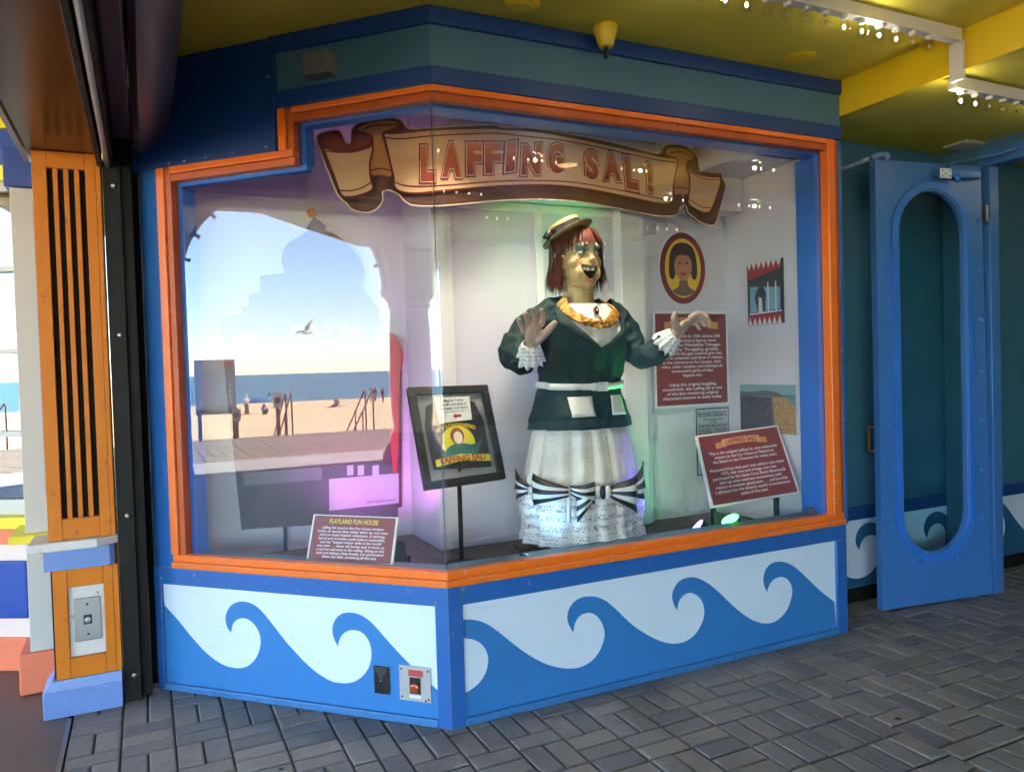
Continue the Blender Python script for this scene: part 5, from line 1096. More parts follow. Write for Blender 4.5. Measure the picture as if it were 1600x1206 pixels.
# ---- skirt, flounce, striped bows
def spt(a, z, off=0.0):
    t_ = (1.2 - z) / .6; hw = .242 + .078 * min(1, t_ * 1.5) - (.008 if t_ > .75 else 0); hd = .190 + .062 * min(1, t_ * 1.5)
    f_ = (.010 + .020 * min(t_, .6)) * (1.1 * abs(math.cos(6.5 * a + .9 * math.sin(3 * a))) ** .7 - .55 + .35 * math.cos(17 * a + 2 + 1.2 * math.sin(2 * a))); sa, ca = math.sin(a), math.cos(a)
    return Vector((BX - .012 + (hw + f_ + off) * sa, BYc - (hd + f_ + off) * ca, z))
NS = 180
MB().loft([[spt(2 * math.pi * j / NS, 1.215 - i * .012, -.022 * max(0, 1 - i / 5) if i < 24 else -.012 * (i - 24)) for j in range(NS)] for i in range(29)], True).build('skirt', 'brocade', sal, smooth=True)
fo = MB().loft([[spt(2 * math.pi * j / NS, -.0 + .905 - i * .0114, -.004 + .004 * (i % 3 == 1)) + (Vector((0, 0, -.007 * abs(math.sin(27 * math.pi * j / NS)))) if i == 24 else Vector()) for j in range(NS)] for i in range(25)], True).build('lace_flounce', 'lace_flounce', sal, smooth=True)
rows = [[spt(2 * math.pi * j / NS, .672 - i * .0095, .002 + .002 * i) + (Vector((0, 0, -.009 * abs(math.sin(30 * math.pi * j / NS)))) if i == 4 else Vector()) for j in range(NS)] for i in range(5)]
MB().loft(rows, True).build('lace_hem', 'lace_cuff', sal, smooth=True)
bw_ = thing_bows = None
def fan(k0, k1, h0, h1, droop, n_=5, m_=10, bulge=.03):
    """striped fan of ribbon from knot k0 to outer edge k1"""
    k0, k1 = Vector(k0), Vector(k1); d = k1 - k0; out = (Vector((k0.x + k1.x, k0.y + k1.y, 0)) / 2 - Vector((BX, BYc, 0))).normalized(); vs = []; fs = []; mi = []
    for i in range(m_ + 1):
        u = i / m_
        for j in range(n_ + 1):
            v_ = j / n_ * 2 - 1; hh = h0 + (h1 - h0) * u ** .8
            vs.append(k0 + d * u + Vector((0, 0, v_ * hh * 1.25 - droop * u * u)) + out * (bulge * math.sin(math.pi * min(1, u * .9 + .05)) * (1 - .5 * v_ * v_) + .006 * math.cos(v_ * 9 + u * 3)))
    for i in range(m_):
        for j in range(n_): a = i * (n_ + 1) + j; fs.append((a, a + 1, a + n_ + 2, a + n_ + 1)); mi.append(j % 2)
    mb = MB(); mb.add(vs, fs); o = mb.build('striped_bow', 'stripe_black', sal, smooth=True, recalc=False); o.data.materials.append(MATS['stripe_white'])
    for p, k in zip(o.data.polygons, mi): p.material_index = k
    s__ = o.modifiers.new('solid', 'SOLIDIFY'); s__.thickness = .004
def S(px, py, lift=.012):                   # skirt surface under a pixel of the photograph
    best = None
    for k in range(360):
        a = R(k); p = spt(a, .86, lift)
        if Vector((p.x - BX, p.y - BYc)).dot(Vector((CAM.x - p.x, CAM.y - p.y))) < 0: continue
        d = p - CAM; zc = d.dot(Fw); x = 800 + FPX * d.dot(Rt) / zc
        if best is None or abs(x - px) < best[0]: best = (abs(x - px), a)
    a = best[1]; p = spt(a, .86, lift); d = p - CAM; zc = d.dot(Fw); y = 603 - FPX * d.dot(Up) / zc
    return Vector((p.x, p.y, .86 + (y - py) * zc / FPX))
fan(S(824, 764), S(808, 756, .03), .015, .062, .0); fan(S(834, 764, .035), S(889, 768, .035), .062, .020, .0, bulge=.06); fan(S(930, 770, .03), S(892, 772, .03), .045, .018, -.02, bulge=.045); fan(S(932, 772), S(900, 790, .02), .015, .050, .015, bulge=.05)
fan(S(954, 769), S(992, 770, .045), .018, .075, .005, bulge=.055); fan(S(984, 764), S(1004, 754, .06), .018, .075, -.015, bulge=.035)
for px, m_ in ((936, 'stripe_white'), (943, 'stripe_black'), (950, 'stripe_white')):
    c = S(px, 769, .02); MB().ball(c, (.016, .014, .034), 12, 8).build('bow_knot', m_, sal, smooth=True)
g = MB(); c = S(886, 766, .02); g.tube([c, c + Vector((.002, -.012, -.05)), c + Vector((-.004, -.014, -.10)), c + Vector((-.002, -.012, -.15))], [.010, .013, .010, .011], 8); g.ball(c, (.018, .016, .02), 12, 8); g.build('ribbon_tie', 'lace_white', sal, smooth=True)
# ---- legs and shoes
for x, y in ((.80, .30), (1.02, .31)):
    MB().tube([(x, y + .05, .68), (x, y + .05, .61)], [.05, .05], 14).build('stocking', 'stocking', sal, smooth=True)
    sh_ = MB(); sh_.loft([[(x + w_ * math.cos(2 * math.pi * j / 20), yy, zz + hh * max(-1, min(1, math.sin(2 * math.pi * j / 20)))) for j in range(20)] for yy, w_, hh, zz in ((y + .13, .02, .02, .59), (y + .11, .042, .035, .588), (y + .05, .046, .042, .592), (y - .02, .05, .036, .586), (y - .08, .053, .028, .579), (y - .12, .045, .024, .575), (y - .145, .02, .014, .568))], True, True)
    for p in sh_.v: p.z = max(.5515, p.z) + .0255
    so2 = sh_.build('shoe', 'shoe_blue', sal, smooth=True); MB().ball((x, y - .045, .636), (.034, .042, .014), 14, 8).build('shoe_tongue', 'stocking', so2, smooth=True)
pt = thing('figure_plinth', 'low dark platform with grille under the mannequin', 'platform', (.92, .45, .55))
MB().box(.60, 1.25, .16, .62, .562, .576).build('top', 'dark_wood', pt, bevel=.004); MB().box(.62, 1.23, .18, .60, .5505, .5615).build('base', 'black_void', pt)
for i in range(24): MB().box(.605 + i * .027, .622 + i * .027, .165, .1795, .551, .5615).build('slat', 'putty', pt, bevel=0)
# ------------------------------------------------------------------ blue porthole door and the wall behind it
da = Vector((2.743, .127, 0)); dd = Vector((.838, -.114, 0)).normalized(); dn = Vector((dd.y, -dd.x, 0))
DF = lambda s, d, z: tuple(da + dd * s + dn * d + Vector((0, 0, z)))
door = thing('porthole_door', 'open blue door with tall oval window and rivets', 'door', tuple(da + dd * .42))
def stad(cx_, hw, z0, z1, n_=20):                    # tall stadium outline
    P = [(cx_ + hw * math.cos(math.pi * k / n_), z1 - hw + hw * math.sin(math.pi * k / n_)) for k in range(n_ + 1)]
    return P + [(cx_ - hw * math.cos(math.pi * k / n_), z0 + hw - hw * math.sin(math.pi * k / n_)) for k in range(n_ + 1)]
oc, ohw, oz0, oz1 = .403, .262, .300, 2.480
inner = stad(oc, ohw, oz0, oz1); n_ = len(inner)
outer = []
Wd, Hd, hb = .850, 2.630, .012
for x, z in inner:                                    # matching point on the door's rectangle
    dx, dz = x - oc, z - (oz0 + oz1) / 2; tx = ((Wd - oc) if dx > 0 else oc) / max(1e-6, abs(dx)); tz = ((Hd - 1.39) if dz > 0 else (1.39 - hb)) / max(1e-6, abs(dz)); t_ = min(tx, tz); outer.append((oc + dx * t_, 1.39 + dz * t_))
corn = [(Wd, Hd), (0, Hd), (0, hb), (Wd, hb)]
ol = []; il = []
for i in range(n_):
    ol.append(outer[i]); il.append(inner[i]); a, b_ = outer[i], outer[(i + 1) % n_]
    for c in corn:
        on = lambda p: ('r' if abs(p[0] - Wd) < 1e-6 else 'l' if abs(p[0]) < 1e-6 else '') + ('t' if abs(p[1] - Hd) < 1e-6 else 'b' if abs(p[1] - hb) < 1e-6 else '')
        if on(a) and on(b_) and on(a)[0] != on(b_)[0] and set(on(c)) >= {on(a)[0], on(b_)[0]} and a != c and b_ != c: ol.append(c); il.append(inner[(i + 1) % n_] if 0 else ((inner[i][0] + inner[(i + 1) % n_][0]) / 2, (inner[i][1] + inner[(i + 1) % n_][1]) / 2))
k_ = len(ol); mb = MB(DF); vs = [(x, 0, z) for x, z in ol] + [(x, 0, z) for x, z in il] + [(x, -.045, z) for x, z in ol] + [(x, -.045, z) for x, z in il]; fs = []
for i in range(k_):
    j = (i + 1) % k_; fs += [(i, j, k_ + j, k_ + i), (2 * k_ + j, 2 * k_ + i, 3 * k_ + i, 3 * k_ + j), (j, i, 2 * k_ + i, 2 * k_ + j), (k_ + i, k_ + j, 3 * k_ + j, 3 * k_ + i)]
leaf = mb.add(vs, fs).build('leaf', 'blue_door', door, bevel=.002)
def ringstad(name, hw0, hw1, d0, d1, m_, parent, bev=.004):
    A_ = stad(oc, hw0, oz0 + ohw - hw0, oz1 - ohw + hw0); B_ = stad(oc, hw1, oz0 + ohw - hw1, oz1 - ohw + hw1); k = len(A_); vs = [(x, d, z) for d in (d0, d1) for P in (A_, B_) for x, z in P]; fs = []
    for i in range(k): j = (i + 1) % k; fs += [(i, j, k + j, k + i), (2 * k + i, 3 * k + i, 3 * k + j, 2 * k + j), (i, 2 * k + i, 2 * k + j, j), (k + i, k + j, 3 * k + j, 3 * k + i)]
    return MB(DF).add(vs, fs).build(name, m_, parent, bevel=bev)
mat('blue_ring', (.03, .17, .60), .3, var=.06)
ringstad('window_ring', .300, .254, .0005, .016, 'blue_ring', door); ringstad('ring_lip', .262, .244, -.03, .010, 'blue_door', door)
MB(DF).prism(stad(oc, .2435, oz0 + .0185, oz1 - .0185), -.026, -.020).build('glass', 'door_glass', door)
for s_, z_ in [(.284, 2.536), (.089, 2.302), (.771, 2.305), (.07, 2.0), (.779, 1.999), (.07, 1.697), (.776, 1.697), (.063, 1.393), (.777, 1.394), (.066, 1.091), (.775, 1.093), (.068, .787), (.772, .79), (.08, .489), (.753, .494), (.274, .26), (.567, .262)]:
    MB(DF).lathe([(.0165, 0), (.016, .004), (.011, .009), (.004, .0105)], (s_, 0, z_), 16, axis='y').build('rivet', 'blue_ring', door, smooth=True)
for z_ in (1.184, .922): MB(DF).lathe([(.009, 0), (.008, .004), (.003, .005)], (.028, 0, z_), 12, axis='y').build('screw', 'blue_ring', door, smooth=True)
cl_ = bx('closer', 'blue_door', door, .42, .74, .001, .055, 2.540, 2.596, fr=DF, bevel=.012)
MB(DF).box(.415, .50, .056, .062, 2.528, 2.585).build('closer_plate', 'pale_blue', cl_, bevel=.002)
for s_, z_ in ((.43, 2.54), (.43, 2.572), (.458, 2.556), (.485, 2.54), (.485, 2.572)): MB(DF).lathe([(.0045, .062), (.0045, .0635)], (s_, 0, z_), 10, axis='y').build('hole', 'black_void', cl_)
MB(DF).lathe([(.022, .055), (.021, .062), (.012, .070), (.003, .072)], (.551, 0, 2.533), 16, axis='y').build('closer_cap', 'blue_ring', cl_, smooth=True)
MB(DF).tube([(.535, .03, 2.60), (.535, .03, 2.625), (.56, .03, 2.632), (.78, .11, 2.668), (.86, .19, 2.690)], .007, 8).build('closer_arm', 'blue_door', cl_, smooth=True)
MB(DF).tube([(.86, .19, 2.690), (.88, .10, 2.700), (.90, .02, 2.70)], .007, 8).build('closer_arm', 'blue_door', cl_, smooth=True)
MB(DF).tube([(.01, -.05, 1.08), (.01, -.10, 1.08), (.01, -.10, .94), (.01, -.05, .94)], .008, 10).build('pull_handle', 'brooch_gold', door, smooth=True)
MB(DF).box(.83, .851, -.046, .002, 2.30, 2.40).build('hinge', 'grey_steel', door, bevel=.002)
hk = thing('door_holder', 'pale blue hook bracket holding the open door at its top', 'hook', (2.62, .3, 2.6))
MB().box(2.56, 2.68, .315, .328, 2.50, 2.64).build('plate', 'teal_band', hk, bevel=.003)
MB().tube([(2.62, .318, 2.59), (2.68, .25, 2.615), (2.735, .16, 2.64)], [.016, .015, .014], 10).build('arm', 'post_blue', hk, smooth=True)
MB(DF).prism(smooth_pts([(-.03, 2.638), (.02, 2.672), (.08, 2.682), (.13, 2.670), (.115, 2.640), (.085, 2.634), (.09, 2.652), (.05, 2.655), (.01, 2.634)], 2), -.032, -.012).build('hook', 'post_blue', hk)
for x, z in ((2.575, 2.515), (2.665, 2.515), (2.575, 2.625)): MB().lathe([(.007, .315), (.006, .311)], (x, 0, z), 10, axis='y').build('bolt', 'grey_steel', hk, smooth=True)
# wall behind the door, with painted wave dado
rw = thing('rear_wall', 'dark teal wall with blue band and painted waves behind the door', 'wall', (3.5, .34, 0))
MB().box(2.3085, 9, .336, .45, .59, 2.79).build('wall_face', 'teal_wall', rw); MB().box(2.3085, 9, .330, .45, .507, .5895).build('band', 'blue_deep', rw, bevel=.002); MB().box(2.3085, 9, .334, .45, .0965, .5065).build('dado', 'pale_blue', rw); MB().box(2.3085, 9, .345, .45, 0, .096).build('kickboard', 'black_void', rw)
tips = [p for p in LW]; per = [(x, z) for x, z in wl_]
i0 = min(range(len(wl_)), key=lambda k: abs(wl_[k][0] - Lsz(220 + 410 / 2.963, 860 + 382 / 2.963)[0]) + abs(wl_[k][1] - Lsz(220 + 410 / 2.963, 860 + 382 / 2.963)[1]))
i1 = min(range(len(wl_)), key=lambda k: abs(wl_[k][0] - Lsz(220 + 905 / 2.963, 860 + 445 / 2.963)[0]) + abs(wl_[k][1] - Lsz(220 + 905 / 2.963, 860 + 445 / 2.963)[1]))
mot = wl_[i0:i1]; T_ = wl_[i0][0] - wl_[i1][0]; dzt = (wl_[i1][1] - wl_[i0][1]); zlo = min(z for _, z in mot); zhi = max(z for _, z in mot)
pts = []
for r_ in range(-1, 7):
    for k, (s_, z_) in enumerate(mot):
        x = 2.80 + r_ * .62 + (wl_[i0][0] - s_) / T_ * .62; pts.append((x, .14 + (z_ - dzt * k / len(mot) - zlo) / (zhi - zlo) * .335))
pts = [(x, max(z, .10)) for x, z in pts if 2.35 < x < 6.45]; pts = [(2.312, pts[0][1])] + pts + [(6.5, pts[-1][1])]
MB(lambda a, d, z: (a, .334 - d, z)).prism(pts + [(6.5, .098), (2.312, .098)], .0004, .0015).build('painted_wave', 'wave_blue_dark', rw)
# doorway wall beyond the hinge, parallel to the hall
dw = thing('doorway_wall', 'blue doorway surround at the hinge side of the door', 'wall', (3.62, 0, 0))
MB().box(3.606, 3.70, .075, .3295, 0, 2.789).build('jamb', 'teal_band', dw, bevel=.003); MB().box(3.604, 3.70, -4.0, .0745, 2.735, 2.789).build('header', 'teal_band', dw, bevel=.002); MB().box(3.598, 3.70, -4.0, .0745, 2.64, 2.7345).build('door_head', 'blue_door', dw, bevel=.003)
MB().box(3.615, 3.70, .020, .0745, 0, 2.639).build('jamb_stop', 'blue_door', dw, bevel=.003); MB().box(3.606, 3.70, -4.0, -1.0, 0, 2.639).build('wall_face', 'teal_band', dw)
bc = thing('back_room_wall', 'dark wall closing the room beyond the doorway', 'wall', (6.5, -2, 0)); MB().box(6.51, 6.6, -9, .33, 0, 2.79).build('wall_face', 'teal_wall', bc)

# ------------------------------------------------------------------ orange slatted post
FY = .97
post = thing('slatted_post', 'orange wooden post with black slots on a blue base', 'post', (-1.38, 1.05, 0))
X0, X1 = -1.509, -1.243
SL = [(-1.453, -1.430), (-1.411, -1.389), (-1.369, -1.347), (-1.327, -1.304)]; zA, zB = .881, 2.438
MB().box(X0, X1, FY + .028, 1.17, .15, 2.505).build('core', 'black_void', post)
for x0, x1, z0, z1 in ((X0, SL[0][0], .788, 2.512), (SL[3][1], -1.262, .788, 2.512), (-1.2615, X1, .788, 2.512), (SL[0][0] + .0005, SL[3][1] - .0005, zB, 2.511), (SL[0][0] + .0005, SL[3][1] - .0005, .789, zA)): MB().box(x0, x1, FY, FY + .0275, z0, z1).build('board', 'post_orange', post, bevel=.002)
for (a, b_), (c, d) in zip(SL[:-1], SL[1:]): MB().box(b_, c, FY + .003, FY + .0272, zA, zB).build('slat', 'post_orange', post, bevel=.002)
MB().box(X0 - .001, X0 + .02, FY + .0281, 1.171, .788, 2.506).build('side_board', 'post_orange', post, bevel=.002); MB().box(X1 - .0195, X1 + .001, FY + .0281, 1.171, .16, 2.506).build('side_board', 'post_orange', post)
MB().slab([(-1.583, .928), (-1.318, .928), (-1.236, .99), (-1.236, 1.168), (-1.583, 1.168)], .748, .7875).build('ledge', 'ledge_white', post, bevel=.004)
MB().slab([(-1.531, .962), (-1.272, .962), (-1.250, .985), (-1.250, 1.166), (-1.531, 1.166)], .655, .7475).build('collar', 'post_blue', post, bevel=.003)
for x0, x1, z0, z1 in ((-1.500, -1.445, .165, .6545), (-1.301, -1.262, .165, .6545), (-1.2615, -1.240, .165, .6545), (-1.4445, -1.3015, .572, .6545), (-1.4445, -1.3015, .165, .254)): MB().box(x0, x1, FY, FY + .0275, z0, z1).build('board', 'post_orange', post, bevel=.002)
MB().box(-1.4445, -1.3015, FY + .018, FY + .0276, .2545, .5715).build('recess_panel', 'ledge_white', post)
MB().slab([(-1.556, .955), (-1.241, .955), (-1.241, 1.16), (-1.556, 1.16)], 0, .120).build('base', 'post_blue', post, bevel=.005)
MB().add([(-1.556, .955, .1205), (-1.241, .955, .1205), (-1.241, 1.16, .1205), (-1.556, 1.16, .1205), (-1.520, .964, .1645), (-1.241, .964, .1645), (-1.241, 1.16, .1645), (-1.520, 1.16, .1645)], [(0, 3, 2, 1), (4, 5, 6, 7), (0, 1, 5, 4), (1, 2, 6, 5), (2, 3, 7, 6), (3, 0, 4, 7)]).build('base_bevel', 'post_blue', post, bevel=.002)
op = thing('outlet_plate', 'grey metal outlet cover in the recess of the orange post', 'outlet', (-1.37, .985, .3))
MB().box(-1.423, -1.317, FY + .0105, FY + .0178, .320, .515).build('plate', 'grey_steel', op, bevel=.002)
MB().box(-1.387, -1.353, FY + .0075, FY + .0104, .395, .438).build('socket_face', 'black_plastic', op, bevel=.002); MB().lathe([(.013, FY + .0074), (.013, FY + .005), (.009, FY + .0045)], (-1.37, 0, .414), 18, axis='y').build('socket', 'grey_steel', op, auto=40)
for z in (.485, .350): MB().lathe([(.005, FY + .0104), (.004, FY + .008)], (-1.370, 0, z), 10, axis='y').build('screw', 'black_steel', op, smooth=True)
# ------------------------------------------------------------------ rolling gate: side track, soffit beam, roll housing
tr = thing('gate_track', 'tall black steel gate track beside the orange post', 'gate track', (-1.19, 1.06, 0))
MB().box(-1.2355, -1.172, 1.000, 1.012, 0, 2.50).build('flange', 'black_steel', tr, bevel=.001); MB().box(-1.1715, -1.165, .985, 1.13, 0, 2.50).build('web', 'black_steel', tr, bevel=.001)
MB().box(-1.1645, -1.125, 1.04, 1.05, 0, 2.49).build('flange', 'black_steel', tr, bevel=.001); MB().box(-1.1245, -1.119, 1.02, 1.16, 0, 2.49).build('web', 'black_steel', tr, bevel=.001); MB().box(-1.235, -1.09, 1.165, 1.18, 0, 2.9).build('back_plate', 'black_void', tr)
for z in (2.385, 1.70, .865, .12): MB().lathe([(.014, 1.0), (.014, .994), (.009, .990), (.004, .989)], (-1.192, 0, z), 14, axis='y').build('bolt', 'grey_steel', tr, smooth=True)
bm = thing('gate_beam', 'glossy dark brown beam soffit over the gate opening', 'beam', (-1.39, -2, 2.5))
MB().box(-1.530, -1.256, -8.5, 1.165, 2.514, 2.96).build('beam', 'brown_gloss', bm, bevel=.004); MB().box(-1.552, -1.5305, -8.5, 1.165, 2.50, 2.96).build('edge_trim', 'grey_steel', bm, bevel=.002)
hs = thing('gate_housing', 'dark rounded roller gate housing overhead beside the blue wall', 'gate housing', (-1.1, -2, 2.5))
MB().box(-1.2555, -1.235, -8.5, .985, 2.46, 2.96).build('guide', 'black_steel', hs, bevel=.002); MB().box(-1.205, -1.190, -8.5, .998, 2.47, 2.96).build('guide', 'black_steel', hs, bevel=.002); MB().box(-1.236, -1.2055, -8.5, .99, 2.56, 2.96).build('curtain', 'black_void', hs)
mat('housing_grey', (.055, .05, .075), .35, var=.2, vscale=2)
prof = [(-1.11, 2.965), (-1.11, 2.64), (-1.105, 2.59), (-1.08, 2.56), (-1.04, 2.565), (-.985, 2.62), (-.945, 2.70), (-.925, 2.80), (-.92, 2.965)]
hh_ = MB(); k = len(prof); hh_.add([(x, -8.5, z) for x, z in prof] + [(x, -x + .01 - .03, z) for x, z in prof], [(i, (i + 1) % k, k + (i + 1) % k, k + i) for i in range(k)] + [tuple(range(k)), tuple(range(2 * k - 1, k - 1, -1))]); hh_.build('hood', 'housing_grey', hs, auto=40)
MB().box(-1.189, -1.112, -8.5, 1.0, 2.60, 2.66).build('roller_cover', 'housing_grey', hs, bevel=.01); MB().tube([(-1.215, -8.5, 2.470), (-1.215, .985, 2.470)], .011, 10).build('bottom_rail', 'putty', hs, smooth=True)

# ------------------------------------------------------------------ window kiosk beyond the post
k0 = Vector((-1.637, 1.659, 0)); kd = Vector((.866, -.5, 0)); kn = Vector((-.5, -.866, 0))
KF = lambda s, d, z: tuple(k0 + kd * s + kn * d + Vector((0, 0, z)))
ks = thing('window_kiosk', 'colourful kiosk with grey windows, yellow sill and blue panel', 'kiosk', tuple(k0 + kd * -.8))
SA, SB = -1.7, .13
MB(KF).box(SA, SB, -.30, .015, 0, .175).build('base', 'salmon', ks, bevel=.006); MB(KF).box(SA, SB, -.30, 0, .1755, .659).build('wall', 'blush', ks); MB(KF).box(SA, SB, -.30, .006, .6595, .752).build('band', 'salmon', ks, bevel=.003)
MB(KF).box(SA, SB - .005, -.30, .075, .7525, .812).build('sill', 'bright_yellow', ks, bevel=.004)
for s0 in (-.60, -1.25): p_ = MB(KF).box(s0, s0 + .555, .0005, .022, .277, .577).build('panel', 'royal_blue', ks, bevel=.010)
for s0, s1, z0, z1 in ((SA, SB, .8125, .892), (SA, SB, 1.215, 1.245), (SA, SB, 1.645, 1.670), (SA, SB, 2.065, 2.092), (SA, SB, 2.475, 2.52)): MB(KF).box(s0, s1, -.06, 0.0, z0, z1).build('window_bar', 'putty', ks, bevel=.003)
for s0 in (-.01, -.80, -1.69): MB(KF).box(s0, s0 + .03, -.059, .004, .893, 2.474).build('window_bar', 'putty', ks, bevel=.003)
MB(KF).box(SA, .0, -.036, -.030, .893, 2.474).build('window_pane', 'kiosk_glass', ks); MB(KF).box(SA, SB, -.50, -.48, .8, 2.52).build('room_back', 'black_void', ks)
MB(KF).box(SA, SB, -.30, .03, 2.5205, 2.60).build('head_band', 'bright_yellow', ks, bevel=.004); MB(KF).box(SA, SB, -.30, .045, 2.6005, 2.775).build('frieze', 'royal_blue', ks, bevel=.003); MB(KF).box(SA, SB, -.30, .06, 2.7755, 2.95).build('cornice', 'bright_yellow', ks, bevel=.004)
MB().box(-1.640, -1.515, 1.335, 1.60, .20, 2.42).build('pilaster', 'putty', ks, bevel=.004); MB().box(-1.548, -1.5145, 1.330, 1.3345, .95, 2.36).build('pilaster_inset', 'royal_blue', ks); MB().box(-1.69, -1.51, 1.318, 1.60, .0, .20).build('pilaster_base', 'salmon', ks, bevel=.01)
MB().box(-1.70, -1.50, 1.27, 1.60, .735, .775).build('pilaster_sill', 'bright_yellow', ks, bevel=.003); MB().box(-1.66, -1.50, 1.31, 1.60, 2.4205, 2.60).build('pilaster_cap', 'royal_blue', ks, bevel=.003)
# ------------------------------------------------------------------ marquee bulb rails on the ceiling
def bulb_rail(label, y, x0, x1, zc, phase, pitch=.105):
    t = thing('bulb_rail', label, 'light string', ((x0 + x1) / 2, y, zc), 'marquee bulb rails on the yellow ceiling')
    MB().box(x0, x1, y - .022, y + .022, zc - .058, zc - .001).build('rail', 'white_paint', t, bevel=.003)
    n_ = int((x1 - x0 - .06) / pitch)
    for i in range(n_):
        x = x0 + .06 + i * pitch; lit = ((i + phase) // 4) % 2 == 0
        s_ = bpy.data.objects.new('bulb', BULB); COL.objects.link(s_); s_.parent = t; s_.location = Vector((x, y, zc - .058)) - ORG[t.name]; ORG[s_.name] = ORG[t.name]
        f_ = bpy.data.objects.new('filament', FIL[lit]); COL.objects.link(f_); f_.parent = s_
        c_ = bpy.data.objects.new('socket', SOCK); COL.objects.link(c_); c_.parent = s_
    for x in ([x0 + .06 + pitch * (1.5 + 8 * k - phase) for k in range(0, 9)]):            # glow of each lit group of four bulbs
        if x0 < x < x1 and y > -1.6:
            l = bpy.data.lights.new('bulb_glow', 'POINT'); l.energy = GLOW; l.color = (1.0, .90, .72); l.shadow_soft_size = .012
            lo = bpy.data.objects.new('bulb_glow', l); COL.objects.link(lo); lo.parent = t; lo.location = Vector((x, y, zc - .105)) - ORG[t.name]
    return t
GLOW = .09
BULB = MB().lathe([(.012, -.012), (.014, -.020), (.022, -.034), (.026, -.048), (.022, -.064), (.010, -.073), (.002, -.075)], (0, 0, 0), 16).mesh('bulb', 'bulb_glass', smooth=True)
SOCK = MB().lathe([(.016, .0), (.017, -.012), (.013, -.016)], (0, 0, 0), 12).mesh('socket', 'white_paint', smooth=True)
FIL = {True: MB().ball((0, 0, -.047), (.0065, .0065, .011), 10, 7).mesh('filament', 'filament', smooth=True), False: MB().ball((0, 0, -.047), (.006, .006, .010), 8, 6).mesh('filament', 'filament_off', smooth=True)}
bulb_rail('white rail of clear bulbs on the higher ceiling, in front of the booth', -.68, -.90, 2.300, 2.97, 1)
bulb_rail('white rail of clear bulbs on the lower ceiling above the door', -.62, 2.345, 5.5, 2.786, 2)
MB().box(2.285, 2.3085, -.71, -.645, 2.74, 2.912).build('rail_drop', 'white_paint', bpy.data.objects['bulb_rail'], bevel=.003)
for i, (y, lab) in enumerate(((-1.52, 'second'), (-2.55, 'third'), (-3.40, 'fourth'), (-4.25, 'fifth'))):
    bulb_rail(f'white rail of clear bulbs, {lab} row back from the booth window', y, -.6, 2.300, 2.97, i); bulb_rail(f'lower ceiling rail of clear bulbs, {lab} row back from the door', y, 2.345, 5.5, 2.786, i + 2)
# ------------------------------------------------------------------ ceiling fittings
cf = thing('ceiling_lampholder', 'yellow cone lampholder on the ceiling above the window', 'lampholder', (.74, -.13, 2.9))
c = atZ(946, 42, 2.97)
MB().lathe([(.052, 2.969), (.054, 2.955), (.046, 2.93), (.034, 2.89), (.030, 2.882), (.018, 2.88)], (c.x, c.y, 0), 24).build('shade', 'yellow_paint', cf, auto=40)
MB().lathe([(.010, 2.88), (.010, 2.862), (.012, 2.858), (.011, 2.835), (.004, 2.828)], (c.x, c.y, 0), 14).build('sensor_tip', 'black_plastic', cf, auto=40)
c = atZ(1250, 90, 2.97); vt = thing('ceiling_vent', 'round yellow slatted vent in the ceiling', 'vent', (c.x, c.y, 2.96))
MB().lathe([(.075, 2.969), (.078, 2.962), (.070, 2.957), (.062, 2.958), (.062, 2.966)], (c.x, c.y, 0), 32).build('rim', 'yellow_paint', vt, auto=40)
for i in range(-4, 5): h_ = math.sqrt(.060 ** 2 - (i * .0125) ** 2); MB().box(c.x + i * .0125 - .0035, c.x + i * .0125 + .0035, c.y - h_, c.y + h_, 2.955, 2.968).build('slat', 'yellow_paint', vt, bevel=0)
c = atZ(815, 3, 2.97); cp = thing('ceiling_cover_plate', 'round yellow cover plate in the ceiling above the bay corner', 'cover', (c.x, c.y, 2.96)); MB().lathe([(.075, 2.969), (.075, 2.958), (.062, 2.950), (.02, 2.948)], (c.x, c.y, 0), 32).build('cover', 'yellow_paint', cp, auto=40)
MB().lathe([(.045, 2.9485), (.045, 2.944)], (c.x, c.y, 0), 28).build('disc', 'yellow_ceiling', cp)
c = atZ(1512, 226, 2.79); cv = thing('exit_vent', 'square grey vent in the lower ceiling above the door', 'vent', (c.x, c.y, 2.78)); MB().box(c.x - .12, c.x + .10, c.y - .08, c.y + .08, 2.776, 2.789).build('frame', 'putty', cv, bevel=.003)
for i in range(7): MB().box(c.x - .10, c.x + .08, c.y - .066 + i * .02, c.y - .056 + i * .02, 2.772, 2.7755).build('slat', 'putty', cv, bevel=0)
